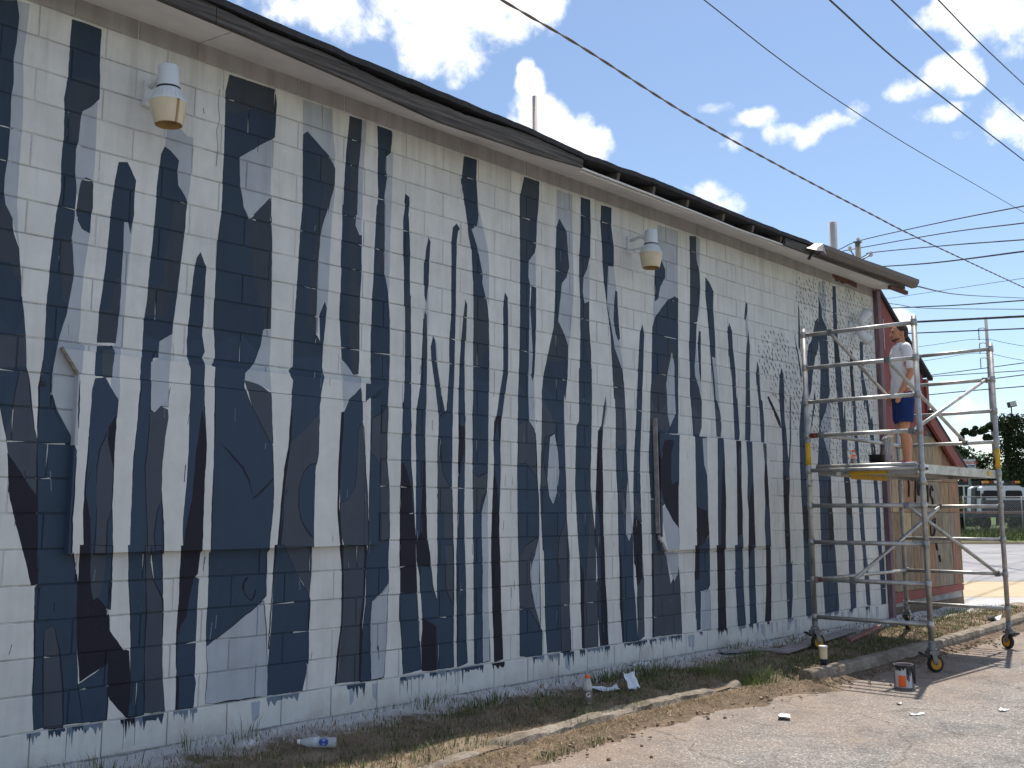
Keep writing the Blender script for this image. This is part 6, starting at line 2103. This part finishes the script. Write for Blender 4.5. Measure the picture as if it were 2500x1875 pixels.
t = thing('steel_pole', (105.1, 29.2, 0), 'tall grey steel pole with three curved insulator brackets behind the scaffold', 'utility pole')
MB().tube([(105.1, 29.2, 0), (104.4, 28.95, 21.5)], [.24, .15], 12).build('pole_shaft', M['polegrey'], t)
for z, zi in ((20.3, 19.17), (18.75, 17.75), (17.2, 16.2)):
    ax = 104.4 + (105.1 - 104.4) * (21.5 - z) / 21.5; ay = 28.95 + .25 * (21.5 - z) / 21.5
    p0 = Vector((ax, ay, z - .15)); d = Vector((-.70, .71, 0)) * .82
    MB().tube([p0, p0 + d * .4 + Vector((0, 0, .22)), p0 + d + Vector((0, 0, .16))], .04, 8).build('bracket', M['polegrey'], t)
    mb = MB()
    e = p0 + d + Vector((0, 0, .1))
    for k in range(7):
        zz = e.z - (e.z - zi) * k / 6
        mb.lathe([(.03, 0), (.085, .04), (.03, .08)], (e.x, e.y, zz - .08), 8)
    mb.tube([e, (e.x, e.y, zi)], .03, 6)
    mb.build('insulator_string', M['wire'], t)

# ------------------------------------------------------------------ beyond the street
FZ = .47
# petrol station sign
t = thing('station_sign', SP(70, 32.9, 0), 'small white EXXON sign on a post in front of the trees', 'sign')
q0, q1 = Vector(SP(70, 32.36)), Vector(SP(70, 33.32))
mid_ = (q0 + q1) / 2
Rm = Matrix.Rotation(math.atan2((q1 - q0).y, (q1 - q0).x), 3, 'Z')
MB().box((mid_.x, mid_.y, 4.93), (.99, .12, .72), Rm).build('sign_box', M['lightgrey'], t)
nf = -FH
c = mid_ + nf * .065
MB().box((c.x - RH.x * .02, c.y - RH.y * .02, 5.02), (.80, .01, .36), Rm).build('sign_face', M['white'], t)
MB().box((c.x + RH.x * .02, c.y + RH.y * .02, 4.80), (.74, .012, .04), Rm).build('blue_line', M['signblue'], t)
MB().box((c.x + RH.x * .25, c.y + RH.y * .25, 4.79), (.26, .014, .09), Rm).build('blue_bar', M['signblue'], t)
cc = mid_ + nf * .075
tx = text_mesh('lettering', 'EXXON', .285, (cc.x - RH.x * .40, cc.y - RH.y * .40, 4.93), RH, (0, 0, 1), M['signred'], t, .004, .03)
x0 = cc - RH * .13
MB().bar((x0.x, x0.y, 5.16), (x0.x + RH.x * .19, x0.y + RH.y * .19, 4.84), .03, .012, nf).build('long_cross_stroke', M['signred'], t)
MB().tube([SP(70, 32.84, 0), SP(70, 32.84, 4.6)], .09, 8).build('sign_post', M['alu_d'], t)

# tow truck seen from behind
tk = thing('tow_truck', SP(57, 28.6, FZ), 'white tow truck with amber light bar parked behind the chain link fence', 'truck')
RT = Matrix.Rotation(math.atan2(RH.y, RH.x), 3, 'Z')


def tbox(d, s, z, w, dep, h, name, m, parent=tk, jit=0):
    return MB().box(SP(57 + d, s, z), (w, dep, h), RT, jit=jit).build(name, M[m], parent)


def trap(name, d, s0, s1, z0, z1, inset, dep, m, parent=tk, top_r=.12):
    a = [(s0, z0), (s1, z0), (s1 - inset * .6, z1 - top_r), (s1 - inset - top_r, z1), (s0 + inset + top_r, z1), (s0 + inset * .6, z1 - top_r)]
    mb = MB(); n = len(a)
    vs = [SP(57 + d, s, z) for s, z in a] + [SP(57 + d + dep, s, z) for s, z in a]
    mb.add(vs, [tuple(range(n)), tuple(reversed(range(n, 2 * n)))] + [(i, (i + 1) % n, (i + 1) % n + n, i + n) for i in range(n)])
    o = mb.build(name, M[m], parent); tri_fix(o.data); return o


cab = trap('cab', 0, 27.30, 29.95, 1.3, 3.02, .22, 1.8, 'truckwhite')
for s in (27.98, 29.27):
    trap('rear_window', -.02, s - .50, s + .50, 2.30, 2.74, .05, .03, 'glass', cab, .05)
trap('windscreen_pillar', .6, 27.2, 30.05, 1.4, 3.0, .20, .5, 'truckblack', tk)
trap('hood_side', 1.2, 29.0, 31.6, 1.2, 2.95, .3, 2.2, 'truckwhite', tk)
lb = tbox(.2, 28.62, 3.14, 2.1, .3, .05, 'light_bar', 'truckblack')
for s, w, m in ((27.72, .30, 'amber'), (28.02, .24, 'redlens'), (28.45, .55, 'white'), (28.95, .35, 'truckblack'), (29.28, .22, 'redlens'), (29.52, .28, 'amber')):
    tbox(.15, s, 3.23, w, .32, .14, 'light_lens', m, lb)
tbox(-.7, 29.2, 1.86, 4.3, .25, .62, 'headache_rack', 'truckblack')
for s in (27.2, 27.22, 30.9):
    tbox(-.6, s, 2.3, .16, .16, .5, 'rack_post', 'truckblack')
tbox(-2.2, 27.6, 1.47, 6.2, .2, .10, 'deck_edge', 'rust')
tbox(-1.6, 28.2, 1.30, 7.0, 2.2, .22, 'flat_deck', 'truckblack')
for s in (25.6, 27.0, 29.9, 31.2):
    c = SP(56, s, FZ + .48)
    mb = MB().lathe([(.25, -.14), (.46, -.14), (.49, -.09), (.49, .09), (.46, .14), (.25, .14)], c, 20, RT @ Matrix.Rotation(R(90), 3, 'Y'))
    w_ = mb.build('tyre', M['rubber'], tk)
    MB().lathe([(.001, -.06), (.26, -.1), (.26, .1), (.001, .06)], c, 16, RT @ Matrix.Rotation(R(90), 3, 'Y')).build('rim', M['alu_d'], w_)
trap('mirror', -.1, 30.15, 30.45, 2.0, 2.4, .03, .1, 'truckblack', tk, .04)
tbox(-.1, 27.1, 2.5, .30, .12, .45, 'side_mirror', 'truckblack')

# chain link fence
fn = thing('chain_link_fence', SP(53, 30, FZ - .1), 'chain link fence along the verge in front of the truck', 'fence')
for s in (24.45, 27.6, 30.8, 34.0, 37.2):
    MB().tube([SP(53, s, .2), SP(53, s, 2.34)], .035, 8).build('fence_post', M['fence'], fn)
MB().tube([SP(53, 24.4, 2.30), SP(53, 37.3, 2.30)], .024, 8).build('top_rail', M['fence'], fn)
mb = MB()
s = 22.6
while s < 37.2:
    for sg in (1, -1):
        a, b = (s, s + 1.85) if sg > 0 else (s + 1.85, s)
        p0, z0, p1, z1 = a, .42, b, 2.27
        lo, hi = 24.45, 37.2
        def cut(p0, z0, p1, z1):
            t0, t1 = 0, 1
            dp = p1 - p0
            ts = sorted(((lo - p0) / dp, (hi - p0) / dp))
            t0, t1 = max(0, ts[0]), min(1, ts[1])
            return (p0 + dp * t0, z0 + (z1 - z0) * t0, p0 + dp * t1, z0 + (z1 - z0) * t1) if t1 > t0 + .01 else None
        r_ = cut(p0, z0, p1, z1)
        if r_:
            mb.bar(SP(53, r_[0], r_[1]), SP(53, r_[2], r_[3]), .006, .006, FH)
    s += .11
mb.build('wire_mesh', M['fence'], fn, kind='stuff')


def foliage(mb, clumps, n, size, cols, r):
    for k in range(n):
        (cx, cy, cz), (rx, ry, rz) = r.choice(clumps)
        u = Vector((r.gauss(0, 1), r.gauss(0, 1), r.gauss(0, 1))).normalized() * r.random() ** .45
        p = Vector((cx + u.x * rx, cy + u.y * ry, cz + u.z * rz))
        hsh = noise.noise(p * 1.1)
        c = mul(r.choice(cols), .75 + .5 * r.random() + .5 * hsh)
        a = Vector((r.gauss(0, 1), r.gauss(0, 1), r.gauss(0, 1))).normalized(); b = a.cross(Vector((r.gauss(0, 1), r.gauss(0, 1), r.gauss(0, 1)))).normalized()
        s = size * r.uniform(.6, 1.3)
        mb.add([p - a * s, p + b * s * .55, p + a * s, p - b * s * .55], [(0, 1, 2, 3)], c)


def tree(name, d, s, z0, clumps, n, size, cols, label, cat='tree', trunk=.2, group=None, seed=1):
    """clumps are (s offset, height, radius s, radius z)"""
    t = thing(name, SP(d, s, z0), label, cat, group)
    r = random.Random(seed)
    cl_ = []
    top = max(c[1] for c in clumps)
    for (ds, h, rs_, rz) in clumps:
        p = SP(d + r.uniform(-.8, .8) * rs_ * .6, s + ds, z0 + h)
        cl_.append((p, (rs_, rs_, rz)))
        for k in range(4):
            a = r.uniform(0, 6.28)
            q = (p[0] + math.cos(a) * rs_ * .8, p[1] + math.sin(a) * rs_ * .8, p[2] + r.uniform(-.6, .7) * rz)
            cl_.append((q, (rs_ * .5, rs_ * .5, rz * .45)))
    mb = MB(); foliage(mb, cl_, n, size, cols, r); mb.build('crown', M['leaf'], t)
    mb = MB()
    b = Vector(SP(d, s, z0 - .1))
    mb.tube([b, b + Vector((.05, 0, top * .4)), b + Vector((0, .1, top * .8))], [trunk, trunk * .8, trunk * .4], 8)
    for (p, _) in cl_[::5]:
        mb.tube([b + Vector((.03, 0, top * .35)), (Vector(p) + b + Vector((0, 0, top * .5))) / 2, p], [trunk * .5, trunk * .3, trunk * .12], 6)
    mb.build('trunk', M['bark'], t)
    return t


DK = [(.018, .030, .014), (.030, .048, .018), (.024, .040, .014)]
MD = [(.035, .060, .018), (.055, .085, .025), (.045, .07, .02)]
YG = [(.11, .14, .03), (.08, .12, .03), (.14, .13, .045)]
tree('leafy_tree', 76, 35.9, FZ, [(-.3, 4.4, 1.5, 1.6), (-1.2, 3.6, 1.2, 1.4), (.8, 3.7, 1.3, 1.5), (.2, 2.4, 2.0, 1.6), (-.4, 5.4, .9, .8)], 6500, .13, DK + MD, 'bushy green tree behind the EXXON sign', trunk=.18, seed=1)
tree('leafy_tree', 78, 38.6, FZ, [(0, 3.2, 1.1, 1.3), (.5, 4.2, .7, .8), (-.4, 2.2, 1.1, 1.0)], 3000, .13, YG + MD, 'yellow green tree between the bushy tree and the vine column', trunk=.12, seed=2)
tree('leafy_tree', 80, 41.5, FZ, [(1.2, 4.0, 2.4, 2.6), (3.5, 5.0, 2.5, 2.8), (0, 2.2, 1.6, 2.0), (6, 4.2, 2.8, 3), (3, 1.8, 3, 1.8)], 6500, .17, DK + DK + MD, 'large dark tree mass at the right edge behind the truck', trunk=.3, seed=3)
tree('leafy_tree', 84, 46.2, FZ, [(0, 3.5, 2.2, 2.4), (1.5, 2.6, 2, 2)], 2000, .18, YG, 'sunlit yellow green tree furthest right', trunk=.2, seed=5)
tree('hedge_bush', 62, 28.6, FZ, [(0, 1.5, .8, .7), (-.6, 1.1, .7, .7), (.8, 1.0, .7, .6), (-1.2, 1.4, .5, .5)], 2400, .10, YG + MD, 'pale green bush beside the tow truck', 'bush', .06, seed=6)
tree('hedge_bush', 58, 26.6, FZ, [(0, .7, .6, .6), (.8, .6, .6, .5), (-1.0, .9, .8, .7)], 1500, .10, MD, 'darker low bush behind the fence post', 'bush', .05, seed=8)
# vine-covered pole with a floodlight
vn = thing('vine_covered_pole', SP(62, 31.9, FZ), 'pole smothered in dark vines with a floodlight on top', 'pole')
MB().tube([SP(62.4, 31.8, FZ - .1), SP(62.4, 31.8, 7.0)], .14, 10).build('pole_shaft', M['bark'], vn)
r_ = random.Random(9)
cl_ = []
for k in range(11):
    z = 1.0 + k * .62
    cl_.append((SP(62, 31.9 + r_.uniform(-.2, .25), z), (.84, .84, .60)))
cl_ += [(SP(62, 32.6, 4.2), (.6, .6, 1.2)), (SP(62, 31.5, 7.0), (.8, .8, .6)), (SP(62, 32.4, 7.2), (.7, .7, .6)), (SP(62, 32.7, 6.0), (.4, .4, .6))]
for k in range(9):
    q_ = r_.uniform(.10, .30)
    cl_.append((SP(62, 31.2 - k * .30 + r_.uniform(-.1, .1), 6.95 - .04 * k + r_.uniform(-.22, .16)), (q_, q_, q_ * r_.uniform(.6, 1.1))))
cl_.append((SP(62, 28.75, 6.1), (.16, .16, .32))); cl_.append((SP(62, 30.4, 6.2), (.3, .3, .25))); cl_.append((SP(62, 30.9, 4.7), (.22, .22, .22)))
mb = MB(); foliage(mb, cl_, 19000, .09, DK + DK + MD, r_); mb.build('vine_leaves', M['leaf'], vn)
mb = MB().tube([SP(62, 31.9, FZ - .1), SP(62, 31.95, 4), SP(62, 31.5, 6.7), SP(62, 28.6, 6.4)], [.08, .06, .04, .02], 6); mb.build('vine_stem', M['bark'], vn)
fl = MB().box(SP(62, 32.1, 8.35), (.46, .30, .36), RT @ Matrix.Rotation(R(-12), 3, 'Y')).build('floodlight_head', M['truckblack'], vn)
MB().box(SP(61.83, 32.1, 8.37), (.40, .02, .28), RT @ Matrix.Rotation(R(-12), 3, 'Y')).build('floodlight_glass', M['lightgrey'], fl)
MB().tube([SP(62, 32.05, 7.2), SP(62, 32.05, 8.2)], .04, 8).build('floodlight_stem', M['truckblack'], vn)
# white framed porch far behind the bush
t = thing('distant_porch', SP(72, 33.2, FZ), 'white framed window of a distant porch beside the tow truck', 'building')
MB().box(SP(72.3, 33.3, 2.3), (2.6, .3, 3.0), RT).build('porch_wall', M['truckblack'], t)
for s in (32.75, 33.3, 33.85):
    MB().box(SP(72, s, 3.0), (.10, .08, .8), RT).build('window_bar', M['housewhite'], t)
MB().box(SP(72, 33.3, 3.42), (1.2, .09, .10), RT).build('window_head', M['housewhite'], t)
for o in list(bpy.data.objects):
    o.select_set(False)
